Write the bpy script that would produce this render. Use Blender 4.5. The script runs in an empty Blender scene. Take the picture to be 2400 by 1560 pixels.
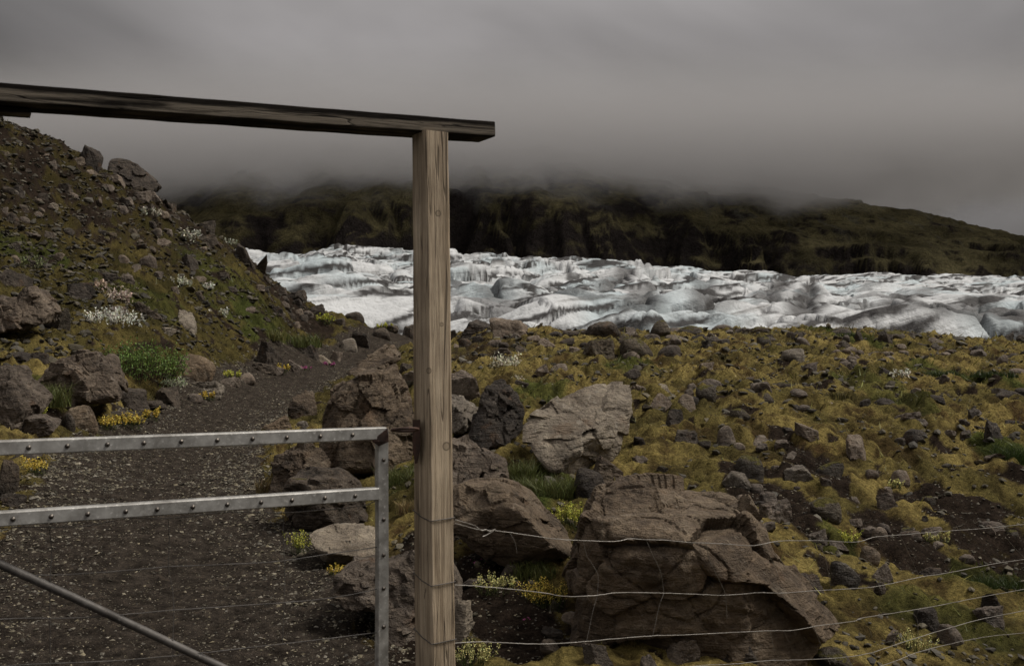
import bpy, bmesh, math, random
import numpy as np
from mathutils import Vector

# ---------------------------------------------------------------- camera, sky, sun, exposure
sc = bpy.context.scene
COL = sc.collection
random.seed(7)
R = math.radians
F, CX, CY, EYE = 2333.3, 1200.0, 780.0, 1.6     # lens (35 mm full frame) in units of a 2400 px wide frame

cam = bpy.data.cameras.new("camera")
cam.lens = 35.0; cam.sensor_width = 36.0; cam.clip_start = 0.1; cam.clip_end = 9000
camo = bpy.data.objects.new("camera", cam); COL.objects.link(camo)
camo.location = (0, 0, EYE); camo.rotation_euler = (R(90), 0, 0)
cam.dof.use_dof = True; cam.dof.focus_distance = 8.5; cam.dof.aperture_fstop = 9.0
sc.camera = camo

SUN_EL, SUN_AZ = 54.0, 84.0                      # azimuth clockwise from +Y (view direction)
world = bpy.data.worlds.new("World"); sc.world = world; world.use_nodes = True
wn, wl = world.node_tree.nodes, world.node_tree.links
wn.clear()
def wnode(t, **k):
    n = wn.new(t)
    for a, b in k.items(): setattr(n, a, b)
    return n
def wmath(op, a, b=None, c=None):
    n = wnode('ShaderNodeMath', operation=op)
    for i, v in enumerate((a, b, c)):
        if v is None: continue
        if isinstance(v, (int, float)): n.inputs[i].default_value = v
        else: wl.new(v, n.inputs[i])
    return n.outputs[0]
tc = wnode('ShaderNodeTexCoord'); sep = wnode('ShaderNodeSeparateXYZ'); wl.new(tc.outputs['Generated'], sep.inputs[0])
zc = wmath('MAXIMUM', sep.outputs['Z'], 0.0)
den = wmath('ADD', zc, 0.5)
cmb = wnode('ShaderNodeCombineXYZ')
wl.new(wmath('DIVIDE', sep.outputs['X'], den), cmb.inputs[0]); wl.new(wmath('DIVIDE', sep.outputs['Y'], den), cmb.inputs[1])
cmb.inputs[2].default_value = 18.6
nz = wnode('ShaderNodeTexNoise'); nz.inputs['Scale'].default_value = 1.3; nz.inputs['Detail'].default_value = 5
nz.inputs['Roughness'].default_value = 0.5; nz.inputs['Distortion'].default_value = 0.4
wl.new(cmb.outputs[0], nz.inputs['Vector'])
cl = wmath('MULTIPLY_ADD', nz.outputs['Fac'], 3.4, -0.65)       # cloud thickness variation about 1
lum = wmath('MULTIPLY_ADD', zc, 0.25, 0.024)                      # overcast: brighter towards the zenith
lum = wmath('MULTIPLY', lum, cl)
tint = wnode('ShaderNodeMix', data_type='RGBA', blend_type='MIX')
tint.inputs[6].default_value = (1.0, 0.935, 0.905, 1); tint.inputs[7].default_value = (1.0, 0.955, 0.96, 1)
wl.new(nz.outputs['Fac'], tint.inputs[0])
ov = wnode('ShaderNodeVectorMath', operation='SCALE'); wl.new(tint.outputs[2], ov.inputs[0]); wl.new(lum, ov.inputs['Scale'])
sky = wnode('ShaderNodeTexSky', sky_type='NISHITA'); sky.sun_disc = False
sky.sun_elevation = R(SUN_EL); sky.sun_rotation = R(SUN_AZ); sky.air_density = 1.5; sky.dust_density = 4.0
skys = wnode('ShaderNodeVectorMath', operation='SCALE'); wl.new(sky.outputs[0], skys.inputs[0]); skys.inputs['Scale'].default_value = 0.05
mx = wnode('ShaderNodeMix', data_type='RGBA'); mx.inputs[0].default_value = 0.975   # the overcast hides all but a trace of the clear sky
wl.new(skys.outputs[0], mx.inputs[6]); wl.new(ov.outputs[0], mx.inputs[7])
bg = wnode('ShaderNodeBackground'); wl.new(mx.outputs[2], bg.inputs['Color']); bg.inputs['Strength'].default_value = 1.0
wo = wnode('ShaderNodeOutputWorld'); wl.new(bg.outputs[0], wo.inputs['Surface'])

sun = bpy.data.lights.new("sun", 'SUN'); sun.energy = 1.5; sun.angle = R(20); sun.color = (1.0, 0.95, 0.88)
suno = bpy.data.objects.new("sun", sun); COL.objects.link(suno)
sd = Vector((math.sin(R(SUN_AZ))*math.cos(R(SUN_EL)), math.cos(R(SUN_AZ))*math.cos(R(SUN_EL)), math.sin(R(SUN_EL))))
suno.rotation_euler = sd.to_track_quat('Z', 'Y').to_euler(); suno.location = (20, 5, 40)

sc.view_settings.view_transform = 'Standard'; sc.view_settings.look = 'None'
sc.view_settings.exposure = 1.2; sc.view_settings.gamma = 1.0; sc.view_settings.use_curve_mapping = False
sc.render.engine = 'CYCLES'
sc.cycles.use_denoising = True
sc.cycles.max_bounces = 12; sc.cycles.diffuse_bounces = 2; sc.cycles.glossy_bounces = 2; sc.cycles.volume_bounces = 8
sc.cycles.volume_max_steps = 64

# ---------------------------------------------------------------- numeric helpers
rng = np.random.default_rng(11)
_perm = np.arange(256); np.random.default_rng(3).shuffle(_perm); _perm = np.concatenate([_perm]*3).astype(np.int32)
_g = np.random.default_rng(5).normal(size=(256, 3)); _g /= np.linalg.norm(_g, axis=1)[:, None]
_th = np.random.default_rng(6).uniform(0, 2*np.pi, 256); _gx, _gy = np.cos(_th).astype(np.float32), np.sin(_th).astype(np.float32)
def perlin2(x, y, z):
    """gradient noise on a plane; z only picks another pattern"""
    k = int(math.floor(z*7.13)) % 251
    x = np.asarray(x, np.float32)+np.float32(z*3.71); y = np.asarray(y, np.float32)+np.float32(z*1.93)
    x, y = np.broadcast_arrays(x, y)
    xi, yi = np.floor(x).astype(np.int32), np.floor(y).astype(np.int32)
    xf, yf = x-xi, y-yi; xi = (xi+k) & 255; yi &= 255
    u = xf*xf*xf*(xf*(xf*6-15)+10); v = yf*yf*yf*(yf*(yf*6-15)+10)
    A = _perm[xi]; B = _perm[xi+1]
    def gr(h, dx, dy): return _gx[h]*(xf-dx)+_gy[h]*(yf-dy)
    p = gr(_perm[A+yi], 0, 0); q = gr(_perm[B+yi], 1, 0); r = gr(_perm[A+yi+1], 0, 1); s = gr(_perm[B+yi+1], 1, 1)
    p = p+(q-p)*u; r = r+(s-r)*u
    return (p+(r-p)*v)*1.35
def perlin(x, y, z=0.0):
    if np.ndim(z) == 0: return perlin2(x, y, float(z))
    x, y, z = np.broadcast_arrays(np.asarray(x, float), np.asarray(y, float), np.asarray(z, float))
    xi, yi, zi = np.floor(x).astype(int), np.floor(y).astype(int), np.floor(z).astype(int)
    xf, yf, zf = x-xi, y-yi, z-zi
    xi &= 255; yi &= 255; zi &= 255
    fade = lambda t: t*t*t*(t*(t*6-15)+10)
    u, v, w = fade(xf), fade(yf), fade(zf)
    def gr(dx, dy, dz):
        g = _g[_perm[_perm[_perm[xi+dx]+yi+dy]+zi+dz]]
        return g[..., 0]*(xf-dx)+g[..., 1]*(yf-dy)+g[..., 2]*(zf-dz)
    a = gr(0,0,0)*(1-u)+gr(1,0,0)*u; b = gr(0,1,0)*(1-u)+gr(1,1,0)*u
    c = gr(0,0,1)*(1-u)+gr(1,0,1)*u; d = gr(0,1,1)*(1-u)+gr(1,1,1)*u
    return ((a*(1-v)+b*v)*(1-w)+(c*(1-v)+d*v)*w)*1.5
def fbm(x, y, z=0.0, o=4, g=0.5):
    s, a = 0.0, 1.0
    for i in range(o):
        s = s+a*perlin(x*2**i+17.3*i, y*2**i+5.1*i, z*2**i+9.7*i); a *= g
    return s
def sstep(e0, e1, x):
    t = np.clip((x-e0)/(e1-e0), 0, 1); return t*t*(3-2*t)
def P(u, v, d): return np.array([(u-CX)/F*d, d, EYE-(v-CY)/F*d])

# ---------------------------------------------------------------- object helpers
def tag(o, label=None, cat=None, group=None, kind=None):
    if label: o["label"] = label
    if cat: o["category"] = cat
    if group: o["group"] = group
    if kind: o["kind"] = kind
    return o
def empty(name, loc, label=None, cat=None, group=None):
    o = bpy.data.objects.new(name, None); o.empty_display_size = 0.1; COL.objects.link(o); o.location = loc
    return tag(o, label, cat, group)
def mesh_np(name, V, faces, mat=None, parent=None, smooth=True, cols=None, loc=None):
    """V (n,3) array, faces (m,3|4) array; world or local coords"""
    V = np.asarray(V, np.float32); faces = np.asarray(faces, np.int32)
    me = bpy.data.meshes.new(name)
    k = faces.shape[1]
    me.vertices.add(len(V)); me.vertices.foreach_set("co", V.ravel())
    me.loops.add(faces.size); me.loops.foreach_set("vertex_index", faces.ravel())
    me.polygons.add(len(faces))
    me.polygons.foreach_set("loop_start", np.arange(0, faces.size, k, dtype=np.int32))
    me.polygons.foreach_set("loop_total", np.full(len(faces), k, np.int32))
    me.update(calc_edges=True)
    me.polygons.foreach_set("use_smooth", np.full(len(faces), smooth, bool))
    if cols is not None:
        c = np.ones((len(V), 4), np.float32); c[:, :3] = cols
        at = me.color_attributes.new("col", 'FLOAT_COLOR', 'POINT'); at.data.foreach_set("color", c.ravel())
    o = bpy.data.objects.new(name, me); COL.objects.link(o)
    if mat: me.materials.append(mat)
    if parent: o.parent = parent
    if loc is not None: o.location = loc
    return o
def grid_faces(nr, nc):
    i = np.arange(nr-1)[:, None]*nc+np.arange(nc-1)[None, :]
    return np.stack([i, i+1, i+nc+1, i+nc], -1).reshape(-1, 4)
def tube(pts, r, n=6):
    """tube through pts -> V, quads"""
    pts = np.asarray(pts, float); m = len(pts)
    r = np.broadcast_to(r, (m,))
    t = np.gradient(pts, axis=0); t /= np.linalg.norm(t, axis=1)[:, None]+1e-9
    ref = np.where(np.abs(t[:, 2:3]) > 0.9, np.array([[1., 0, 0]]), np.array([[0, 0, 1.]]))
    a = np.cross(t, ref); a /= np.linalg.norm(a, axis=1)[:, None]; b = np.cross(t, a)
    th = np.linspace(0, 2*np.pi, n, endpoint=False)
    V = pts[:, None]+r[:, None, None]*(np.cos(th)[None, :, None]*a[:, None]+np.sin(th)[None, :, None]*b[:, None])
    i = np.arange(m-1)[:, None]*n+np.arange(n)[None]; j = np.arange(m-1)[:, None]*n+(np.arange(n)[None]+1) % n
    return V.reshape(-1, 3), np.stack([i, j, j+n, i+n], -1).reshape(-1, 4)
def spline(ctrl, k=8):
    """Catmull-Rom through control points"""
    c = np.asarray(ctrl, float)
    if len(c) == 2: return np.linspace(c[0], c[1], k+1)
    c = np.vstack([2*c[0]-c[1], c, 2*c[-1]-c[-2]]); out = []
    for i in range(1, len(c)-2):
        t = np.linspace(0, 1, k, endpoint=False)[:, None]
        p0, p1, p2, p3 = c[i-1], c[i], c[i+1], c[i+2]
        out.append(0.5*(2*p1+(p2-p0)*t+(2*p0-5*p1+4*p2-p3)*t**2+(3*p1-p0-3*p2+p3)*t**3))
    out.append(c[-2][None]); return np.vstack(out)

# ---------------------------------------------------------------- materials
class NT:
    def __init__(s, name):
        s.m = bpy.data.materials.new(name); s.m.use_nodes = True; s.t = s.m.node_tree; s.t.nodes.clear()
        s.out = s.n('ShaderNodeOutputMaterial')
    def n(s, t, **k):
        n = s.t.nodes.new(t)
        for a, b in k.items():
            if a.startswith('i_'): continue
            setattr(n, a, b)
        return n
    def l(s, a, b): s.t.links.new(a, b)
    def set(s, sock, v):
        if isinstance(v, bpy.types.NodeSocket): s.l(v, sock)
        else: sock.default_value = v
    def math(s, op, *a):
        n = s.n('ShaderNodeMath', operation=op)
        for i, v in enumerate(a): s.set(n.inputs[i], v)
        return n.outputs[0]
    def coords(s, which='Object', scale=(1, 1, 1), rot=(0, 0, 0)):
        t = s.n('ShaderNodeTexCoord'); m = s.n('ShaderNodeMapping'); s.l(t.outputs[which], m.inputs[0])
        m.inputs['Scale'].default_value = scale; m.inputs['Rotation'].default_value = rot; return m.outputs[0]
    def noise(s, vec, scale, detail=4, rough=0.55, dist=0.0):
        n = s.n('ShaderNodeTexNoise'); s.l(vec, n.inputs['Vector'])
        n.inputs['Scale'].default_value = scale; n.inputs['Detail'].default_value = detail
        n.inputs['Roughness'].default_value = rough; n.inputs['Distortion'].default_value = dist; return n.outputs['Fac']
    def ramp(s, fac, stops):
        n = s.n('ShaderNodeValToRGB'); s.l(fac, n.inputs[0]); e = n.color_ramp.elements
        e[0].position, e[0].color = stops[0][0], (*stops[0][1], 1); e[1].position, e[1].color = stops[-1][0], (*stops[-1][1], 1)
        for p, c in stops[1:-1]:
            q = e.new(p); q.color = (*c, 1)
        return n.outputs[0]
    def framp(s, fac, a, b):
        n = s.n('ShaderNodeMapRange', interpolation_type='SMOOTHSTEP'); s.l(fac, n.inputs[0])
        n.inputs[1].default_value = a; n.inputs[2].default_value = b; return n.outputs[0]
    def mix(s, f, a, b, bt='MIX'):
        n = s.n('ShaderNodeMix', data_type='RGBA', blend_type=bt); s.set(n.inputs[0], f)
        for i, v in ((6, a), (7, b)):
            if isinstance(v, tuple): v = (*v, 1) if len(v) == 3 else v
            s.set(n.inputs[i], v)
        return n.outputs[2]
    def bump(s, h, strength, dist, normal=None):
        n = s.n('ShaderNodeBump'); s.l(h, n.inputs['Height']); n.inputs['Strength'].default_value = strength
        n.inputs['Distance'].default_value = dist
        if normal: s.l(normal, n.inputs['Normal'])
        return n.outputs[0]
    def bsdf(s, col, rough=0.8, normal=None, metal=0.0, spec=0.3, **kw):
        n = s.n('ShaderNodeBsdfPrincipled'); s.set(n.inputs['Base Color'], (*col, 1) if isinstance(col, tuple) else col)
        s.set(n.inputs['Roughness'], rough); s.set(n.inputs['Metallic'], metal); n.inputs['Specular IOR Level'].default_value = spec
        for k, v in kw.items(): s.set(n.inputs[k], v)
        if normal: s.l(normal, n.inputs['Normal'])
        s.l(n.outputs[0], s.out.inputs['Surface']); return n
    def attr(s, name='col'):
        n = s.n('ShaderNodeAttribute', attribute_name=name); return n.outputs['Color']
    def objrand(s): return s.n('ShaderNodeObjectInfo').outputs['Random']

def m_ground(name, gscale):
    t = NT(name); p = t.coords('Object')
    n1 = t.noise(p, 34, 6, 0.7); n2 = t.noise(p, 150, 3, 0.6)
    c = t.mix(1.0, t.attr(), t.ramp(n1, [(0.28, (0.35, 0.33, 0.30)), (0.5, (0.95, 0.95, 0.95)), (0.75, (1.75, 1.68, 1.5))]), 'MULTIPLY')
    c = t.mix(1.0, c, t.ramp(n2, [(0.3, (0.6, 0.6, 0.6)), (0.7, (1.4, 1.4, 1.4))]), 'MULTIPLY')
    h = t.math('ADD', n1, t.math('MULTIPLY', n2, 0.4))
    t.bsdf(c, 0.95, t.bump(h, 1.0, 0.05*gscale), spec=0.02); return t.m
M_GROUND = m_ground("moss_and_soil", 1.0)
M_PATH = m_ground("path_gravel", 0.7)

def m_rock(name, base, dark, pale, moss=0.0, lichen=0.35, scale=1.0, rough=0.62):
    t = NT(name); p = t.coords('Object'); r = t.objrand()
    off = t.n('ShaderNodeVectorMath', operation='ADD'); t.l(p, off.inputs[0])
    cx = t.n('ShaderNodeCombineXYZ')
    for i, k in enumerate((37.0, 91.0, 53.0)): t.l(t.math('MULTIPLY', r, k), cx.inputs[i])
    t.l(cx.outputs[0], off.inputs[1]); p = off.outputs[0]
    n1 = t.noise(p, 2.6*scale, 7, 0.62, 0.6); n2 = t.noise(p, 17*scale, 6, 0.7, 0.3); n3 = t.noise(p, 90*scale, 3, 0.6)
    st = t.n('ShaderNodeMapping'); t.l(p, st.inputs[0]); st.inputs['Scale'].default_value = (1.2, 1.2, 9); st.inputs['Rotation'].default_value = (0.35, 0.25, 0)
    n4 = t.noise(st.outputs[0], 3.0*scale, 5, 0.65, 0.8)
    c = t.ramp(n1, [(0.30, dark), (0.48, base), (0.72, pale)])
    c = t.mix(1.0, c, t.ramp(n2, [(0.25, (0.45, 0.43, 0.42)), (0.5, (1, 1, 1)), (0.8, (1.5, 1.48, 1.42))]), 'MULTIPLY')
    c = t.mix(0.8, c, t.ramp(n4, [(0.3, (0.55, 0.53, 0.52)), (0.55, (1.05, 1.04, 1.02)), (0.75, (1.35, 1.32, 1.28))]), 'MULTIPLY')
    c = t.mix(1.0, c, t.ramp(r, [(0, (0.72, 0.70, 0.70)), (0.5, (1.0, 0.97, 0.94)), (1, (1.3, 1.22, 1.12))]), 'MULTIPLY')
    rust = t.framp(t.noise(p, 3.7*scale, 4, 0.6), 0.58, 0.74)
    c = t.mix(t.math('MULTIPLY', rust, 0.38), c, (0.16, 0.085, 0.04))
    pa = t.framp(t.noise(p, 7.0*scale, 5, 0.7, 0.8), 0.56, 0.66); c = t.mix(t.math('MULTIPLY', pa, 0.42), c, tuple(x*1.45 for x in pale))
    li = t.framp(t.noise(p, 42*scale, 4, 0.7), 0.645, 0.70)
    c = t.mix(t.math('MULTIPLY', li, lichen), c, (0.36, 0.33, 0.28))
    geo = t.n('ShaderNodeNewGeometry'); sx = t.n('ShaderNodeSeparateXYZ'); t.l(geo.outputs['Normal'], sx.inputs[0])
    up = t.framp(sx.outputs['Z'], 0.35, 0.95)
    mo = t.framp(t.math('ADD', t.noise(p, 5.5*scale, 5, 0.65), t.math('MULTIPLY', up, 0.34)), 0.98-moss*0.5, 1.08-moss*0.5)
    mc = t.ramp(t.noise(p, 30*scale, 4, 0.7), [(0.3, (0.035, 0.035, 0.008)), (0.55, (0.10, 0.085, 0.02)), (0.75, (0.17, 0.145, 0.04))])
    c = t.mix(mo, c, mc)
    h = t.math('ADD', t.math('ADD', t.math('MULTIPLY', n1, 1.2), t.math('MULTIPLY', n2, 0.75)), t.math('ADD', t.math('MULTIPLY', n3, 0.18), t.math('MULTIPLY', n4, 0.5)))
    t.bsdf(c, t.math('ADD', t.math('MULTIPLY', mo, 0.25), rough), t.bump(h, 1.0, 0.11/scale), spec=0.16); return t.m
M_ROCK = m_rock("basalt_brown", (0.116, 0.095, 0.076), (0.045, 0.037, 0.030), (0.203, 0.173, 0.141))
M_ROCKP = m_rock("basalt_pale", (0.210, 0.186, 0.153), (0.100, 0.084, 0.066), (0.317, 0.288, 0.239), lichen=0.2)
M_ROCKT = m_rock("basalt_tan", (0.141, 0.108, 0.076), (0.049, 0.038, 0.028), (0.229, 0.186, 0.135), lichen=0.45)
M_ROCKM = m_rock("basalt_mossy", (0.081, 0.067, 0.050), (0.028, 0.024, 0.019), (0.133, 0.117, 0.091), moss=0.55)
M_ROCKS = m_rock("basalt_stone", (0.143, 0.118, 0.096), (0.054, 0.045, 0.037), (0.227, 0.198, 0.165), moss=0.1, scale=2.2)
M_ROCKD = m_rock("basalt_dark", (0.058, 0.048, 0.039), (0.021, 0.018, 0.014), (0.114, 0.097, 0.079), moss=0.12, scale=1.4)
M_LICH = m_rock("basalt_white_lichen", (0.105, 0.090, 0.075), (0.042, 0.037, 0.029), (0.168, 0.149, 0.121), lichen=1.0, scale=0.8)

def m_attr(name, rough=0.8, scale=60, bump=0.3, spec=0.2, trans=0.0):
    t = NT(name); p = t.coords('Object'); n = t.noise(p, scale, 3, 0.6)
    c = t.mix(1.0, t.attr(), t.ramp(n, [(0.25, (0.6, 0.6, 0.6)), (0.75, (1.4, 1.4, 1.4))]), 'MULTIPLY')
    b = t.bsdf(c, rough, t.bump(n, bump, 0.01), spec=spec)
    if trans:
        tr = t.n('ShaderNodeBsdfTranslucent'); t.l(c, tr.inputs[0]); m = t.n('ShaderNodeMixShader'); m.inputs[0].default_value = trans
        t.l(b.outputs[0], m.inputs[1]); t.l(tr.outputs[0], m.inputs[2]); t.l(m.outputs[0], t.out.inputs['Surface'])
    return t.m
M_PEB = m_attr("pebble_stone", 0.7, 60, 0.3, 0.15)
M_LEAF = m_attr("leaf", 0.6, 40, 0.1, 0.25, 0.25)

def m_wood(name, axis_scale, lo, mid, hi, rough=0.75, band=False, knots=()):
    t = NT(name); p = t.coords('Object', axis_scale)
    n1 = t.noise(p, 1.0, 6, 0.6, 0.5); n2 = t.noise(p, 4.0, 5, 0.7, 0.2); p2 = t.coords('Object'); n3 = t.noise(p2, 3.0, 4, 0.6)
    c = t.ramp(n1, [(0.28, lo), (0.5, mid), (0.72, hi)])
    c = t.mix(1.0, c, t.ramp(n2, [(0.28, (0.5, 0.47, 0.44)), (0.5, (1, 1, 1)), (0.8, (1.25, 1.23, 1.2))]), 'MULTIPLY')
    c = t.mix(1.0, c, t.ramp(n3, [(0.3, (0.62, 0.6, 0.58)), (0.65, (1.12, 1.1, 1.06))]), 'MULTIPLY')
    # knots
    v = t.n('ShaderNodeTexVoronoi'); v.inputs['Scale'].default_value = 1.0; t.l(t.coords('Object', tuple(a*0.16 for a in axis_scale)), v.inputs['Vector'])
    k = t.framp(v.outputs['Distance'], 0.13, 0.05); c = t.mix(t.math('MULTIPLY', k, 0.65), c, tuple(x*0.6 for x in lo))
    if band:
        sx = t.n('ShaderNodeSeparateXYZ'); tcx = t.n('ShaderNodeTexCoord'); t.l(tcx.outputs['Object'], sx.inputs[0])
        zz = t.math('ADD', sx.outputs['Z'], t.math('MULTIPLY', t.math('SUBTRACT', n3, 0.5), 0.03))
        bm_ = t.math('MULTIPLY', t.framp(zz, -0.012, -0.022), t.framp(zz, -0.052, -0.040))
        bm_ = t.math('MULTIPLY', bm_, t.framp(n1, 0.36, 0.56)); c = t.mix(bm_, c, (0.15, 0.128, 0.10))
    # drying cracks along the grain
    cr = t.noise(t.coords('Object', tuple(a*0.8 for a in axis_scale)), 0.9, 2, 0.5, 0.3)
    crk = t.framp(t.math('ABSOLUTE', t.math('SUBTRACT', cr, 0.47)), 0.012, 0.002)
    c = t.mix(t.math('MULTIPLY', crk, 0.7), c, tuple(x*0.35 for x in lo))
    for kx, kz, kr in knots:
        sx = t.n('ShaderNodeSeparateXYZ'); tcx = t.n('ShaderNodeTexCoord'); t.l(tcx.outputs['Object'], sx.inputs[0])
        ex = t.math('DIVIDE', t.math('SUBTRACT', sx.outputs['X'], kx), kr); ez = t.math('DIVIDE', t.math('SUBTRACT', sx.outputs['Z'], kz), kr*1.15)
        e = t.math('ADD', t.math('SQRT', t.math('ADD', t.math('MULTIPLY', ex, ex), t.math('MULTIPLY', ez, ez))), t.math('MULTIPLY', t.math('SUBTRACT', n3, 0.5), 0.5))
        ringm = t.math('MULTIPLY', t.framp(e, 1.15, 0.95), t.framp(e, 0.6, 0.85)); c = t.mix(t.math('MULTIPLY', ringm, 0.75), c, tuple(x*0.35 for x in lo))
        c = t.mix(t.math('MULTIPLY', t.framp(e, 0.85, 0.6), 0.45), c, tuple(x*0.8 for x in lo))
    h = t.math('SUBTRACT', t.math('ADD', n1, t.math('MULTIPLY', n2, 0.8)), crk)
    t.bsdf(c, rough, t.bump(h, 0.6, 0.006), spec=0.08 if band else 0.2); return t.m
M_BEAM = m_wood("dark_wet_beam_wood", (2.2, 30, 42), (0.006, 0.005, 0.004), (0.012, 0.010, 0.008), (0.030, 0.025, 0.020), rough=0.9, band=True)

def m_metal(name, c0, c1, rough=0.5, metal=0.75, scale=14):
    t = NT(name); p = t.coords('Object'); n = t.noise(p, scale, 5, 0.65); n2 = t.noise(p, scale*6, 3, 0.6)
    c = t.mix(t.framp(n, 0.3, 0.7), c0, c1); c = t.mix(t.framp(n2, 0.58, 0.7), c, tuple(x*1.25 for x in c1))
    gn = t.noise(p, scale*0.45, 6, 0.7, 0.8); c = t.mix(t.math('MULTIPLY', t.framp(gn, 0.55, 0.72), 0.55), c, (0.07, 0.058, 0.045))
    t.bsdf(c, t.math('MULTIPLY_ADD', n2, 0.35, rough-0.15), t.bump(n2, 0.15, 0.002), metal=metal, spec=0.5); return t.m
M_GALV = m_metal("galvanised_steel", (0.22, 0.21, 0.19), (0.46, 0.45, 0.42), 0.5, 0.4)
M_WIRE = m_metal("fence_wire", (0.16, 0.145, 0.125), (0.30, 0.28, 0.25), 0.45, 0.6)
M_WIRED = m_metal("dull_mesh_wire", (0.05, 0.045, 0.04), (0.12, 0.11, 0.10), 0.6, 0.4)
M_RUST = m_metal("rusty_iron", (0.03, 0.018, 0.013), (0.10, 0.05, 0.035), 0.7, 0.3)
M_SCREW = m_metal("screw_steel", (0.05, 0.045, 0.04), (0.15, 0.13, 0.11), 0.4, 0.8, 80)
t = NT("water_drop"); t.bsdf((0.95, 0.95, 0.95), 0.03, spec=0.6, **{'Transmission Weight': 0.9, 'IOR': 1.33}); M_DROP = t.m

# ---------------------------------------------------------------- terrain
CTRL = [  # (u, v, distance): where the ground lies
 (1100,1560,4.9),(1100,1400,5.7),(1100,1300,6.3),(1100,1100,8.8),(1100,1000,11),(1100,900,15),(1100,830,20),(1100,790,26),(1100,778,30),
 (1400,1560,4.8),(1400,1450,5.5),(1400,1150,8.2),(1400,1000,11),(1400,900,14.5),(1400,830,19),(1400,785,27),
 (1700,1560,4.9),(1700,1350,6.2),(1700,1150,8),(1700,1000,10.5),(1700,900,13.5),(1700,830,18),(1700,778,27),
 (2000,1560,5.3),(2000,1350,6.8),(2000,1150,8.8),(2000,1000,11),(2000,900,14),(2000,830,18.5),(2000,776,27),
 (2400,1560,5.8),(2400,1350,7.2),(2400,1150,9.5),(2400,1000,12),(2400,900,15.5),(2400,850,19.5),(2400,808,27),
 (2900,1500,6.2),(2900,1100,10.5),(2900,930,16),(2900,845,27),
 (900,1540,5),(900,1300,7.2),(900,1150,9.6),(900,1080,11),(920,960,16),(1000,900,17.5),(960,850,24),
 (450,1150,9.5),(300,1300,7),(300,1540,4.9),(500,1000,16),(650,930,21),(730,870,26),(870,830,31),(920,795,36),(950,778,40),
 (100,1065,11),(230,1005,13.5),(350,965,16.5),(500,915,20),(600,872,24),(760,825,30),
 (0,1000,11),(50,940,13),(150,905,14.5),(250,885,16),(430,875,19),
 (0,800,16),(200,785,18),(400,775,21),(600,785,26),(750,785,31),
 (0,650,20),(200,650,22),(400,650,25),(560,660,28),(680,715,31.5),
 (0,500,23),(150,500,25),(300,515,27),(420,550,28.5),(520,590,30),
 (0,272,27),(100,308,27.5),(200,358,28),(300,420,29),(370,455,29.5),(430,500,30),(510,550,31),(600,612,32),(680,682,33),(760,724,34.5),(830,752,36),(900,770,38),
 (-300,150,27),(-300,600,19),(-300,900,12),(-300,1300,6.5),(-300,1540,4.6),
]
cp = [P(*c) for c in CTRL]
for u, v, d, dz in [(0,272,27,0),(200,358,28,0),(370,455,29.5,0),(510,550,31,0),(680,682,33,0),(830,752,36,0),(-300,150,27,0)]:
    p = P(u, v, d)
    for k, dr in ((1.12, 1.2), (1.4, 4.5), (2.0, 9.0)):
        cp.append(np.array([p[0]*k, p[1]*k, p[2]-dr]))
for u in (1100, 1400, 1700, 2000, 2400, 2900, 950):
    for d, z in ((33, 0.9), (40, -1.5), (60, -7.0)):
        cp.append(np.array([(u-CX)/F*d*(1.0), d+(10 if u == 950 else 0), z]))
for a in (-1.2, -0.6, -0.1, 0.35, 0.8, 1.2):
    for d, z in ((2.0, 0.0), (3.3, 0.0), (90, -10.0), (140, -12.0)): cp.append(np.array([a*d, d, z]))
cp = np.array(cp)
def qmap(x, y):
    d = np.clip(y, 1.5, 150); return np.clip(x/d, -1.4, 1.4)*1.6, np.log(d)
def tk(r2): return 0.5*r2*np.log(r2+1e-9)
_qx, _qy = qmap(cp[:, 0], cp[:, 1]); _n = len(cp)
_K = tk((_qx[:, None]-_qx[None])**2+(_qy[:, None]-_qy[None])**2)+np.eye(_n)*2e-3
_Pm = np.stack([np.ones(_n), _qx, _qy], 1)
_A = np.block([[_K, _Pm], [_Pm.T, np.zeros((3, 3))]])
_w = np.linalg.solve(_A, np.concatenate([cp[:, 2], np.zeros(3)]))
def hbase(x, y):
    x = np.asarray(x, float); y = np.asarray(y, float); sh = np.broadcast(x, y).shape
    qx, qy = qmap(x, y); qx = np.broadcast_to(qx, sh).ravel(); qy = np.broadcast_to(qy, sh).ravel()
    out = _w[_n]+_w[_n+1]*qx+_w[_n+2]*qy
    qx32, qy32 = qx.astype(np.float32), qy.astype(np.float32); acc = np.zeros(len(qx))
    for i in range(_n):
        r2 = (qx32-np.float32(_qx[i]))**2+(qy32-np.float32(_qy[i]))**2+np.float32(1e-9); acc += (0.5*_w[i])*(r2*np.log(r2))
    out = out+acc
    out = out.reshape(sh); yy = np.broadcast_to(y, sh)
    k = sstep(90, 150, yy); return out*(1-k)-12.0*k
def ray(u, v, dmin=3.0, dmax=60):
    """first ground point along the sight line"""
    d = np.exp(np.linspace(math.log(dmin), math.log(dmax), 420))
    x, z = (u-CX)/F*d, EYE-(v-CY)/F*d
    below = hbase(x, d) >= z
    i = int(np.argmax(below)) if below.any() else len(d)-1
    if not below.any():
        g = hbase(x, d); i = int(np.argmin(z-g+np.where(d > 45, 99, 0)))
    return x[i], d[i]
PATHC = np.array([(1,-1.3,1.1),(4.9,-1.75,1.12),(7,-2.4,1.18),(9.5,-3.45,1.12),(13,-4.4,1.15),(16,-4.95,1.0),(21,-5.4,1.02),(26,-5.45,0.98),(31,-4.6,0.95),(36,-4.25,0.9),(42,-4.4,0.9),(50,-5.0,0.9)])
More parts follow.
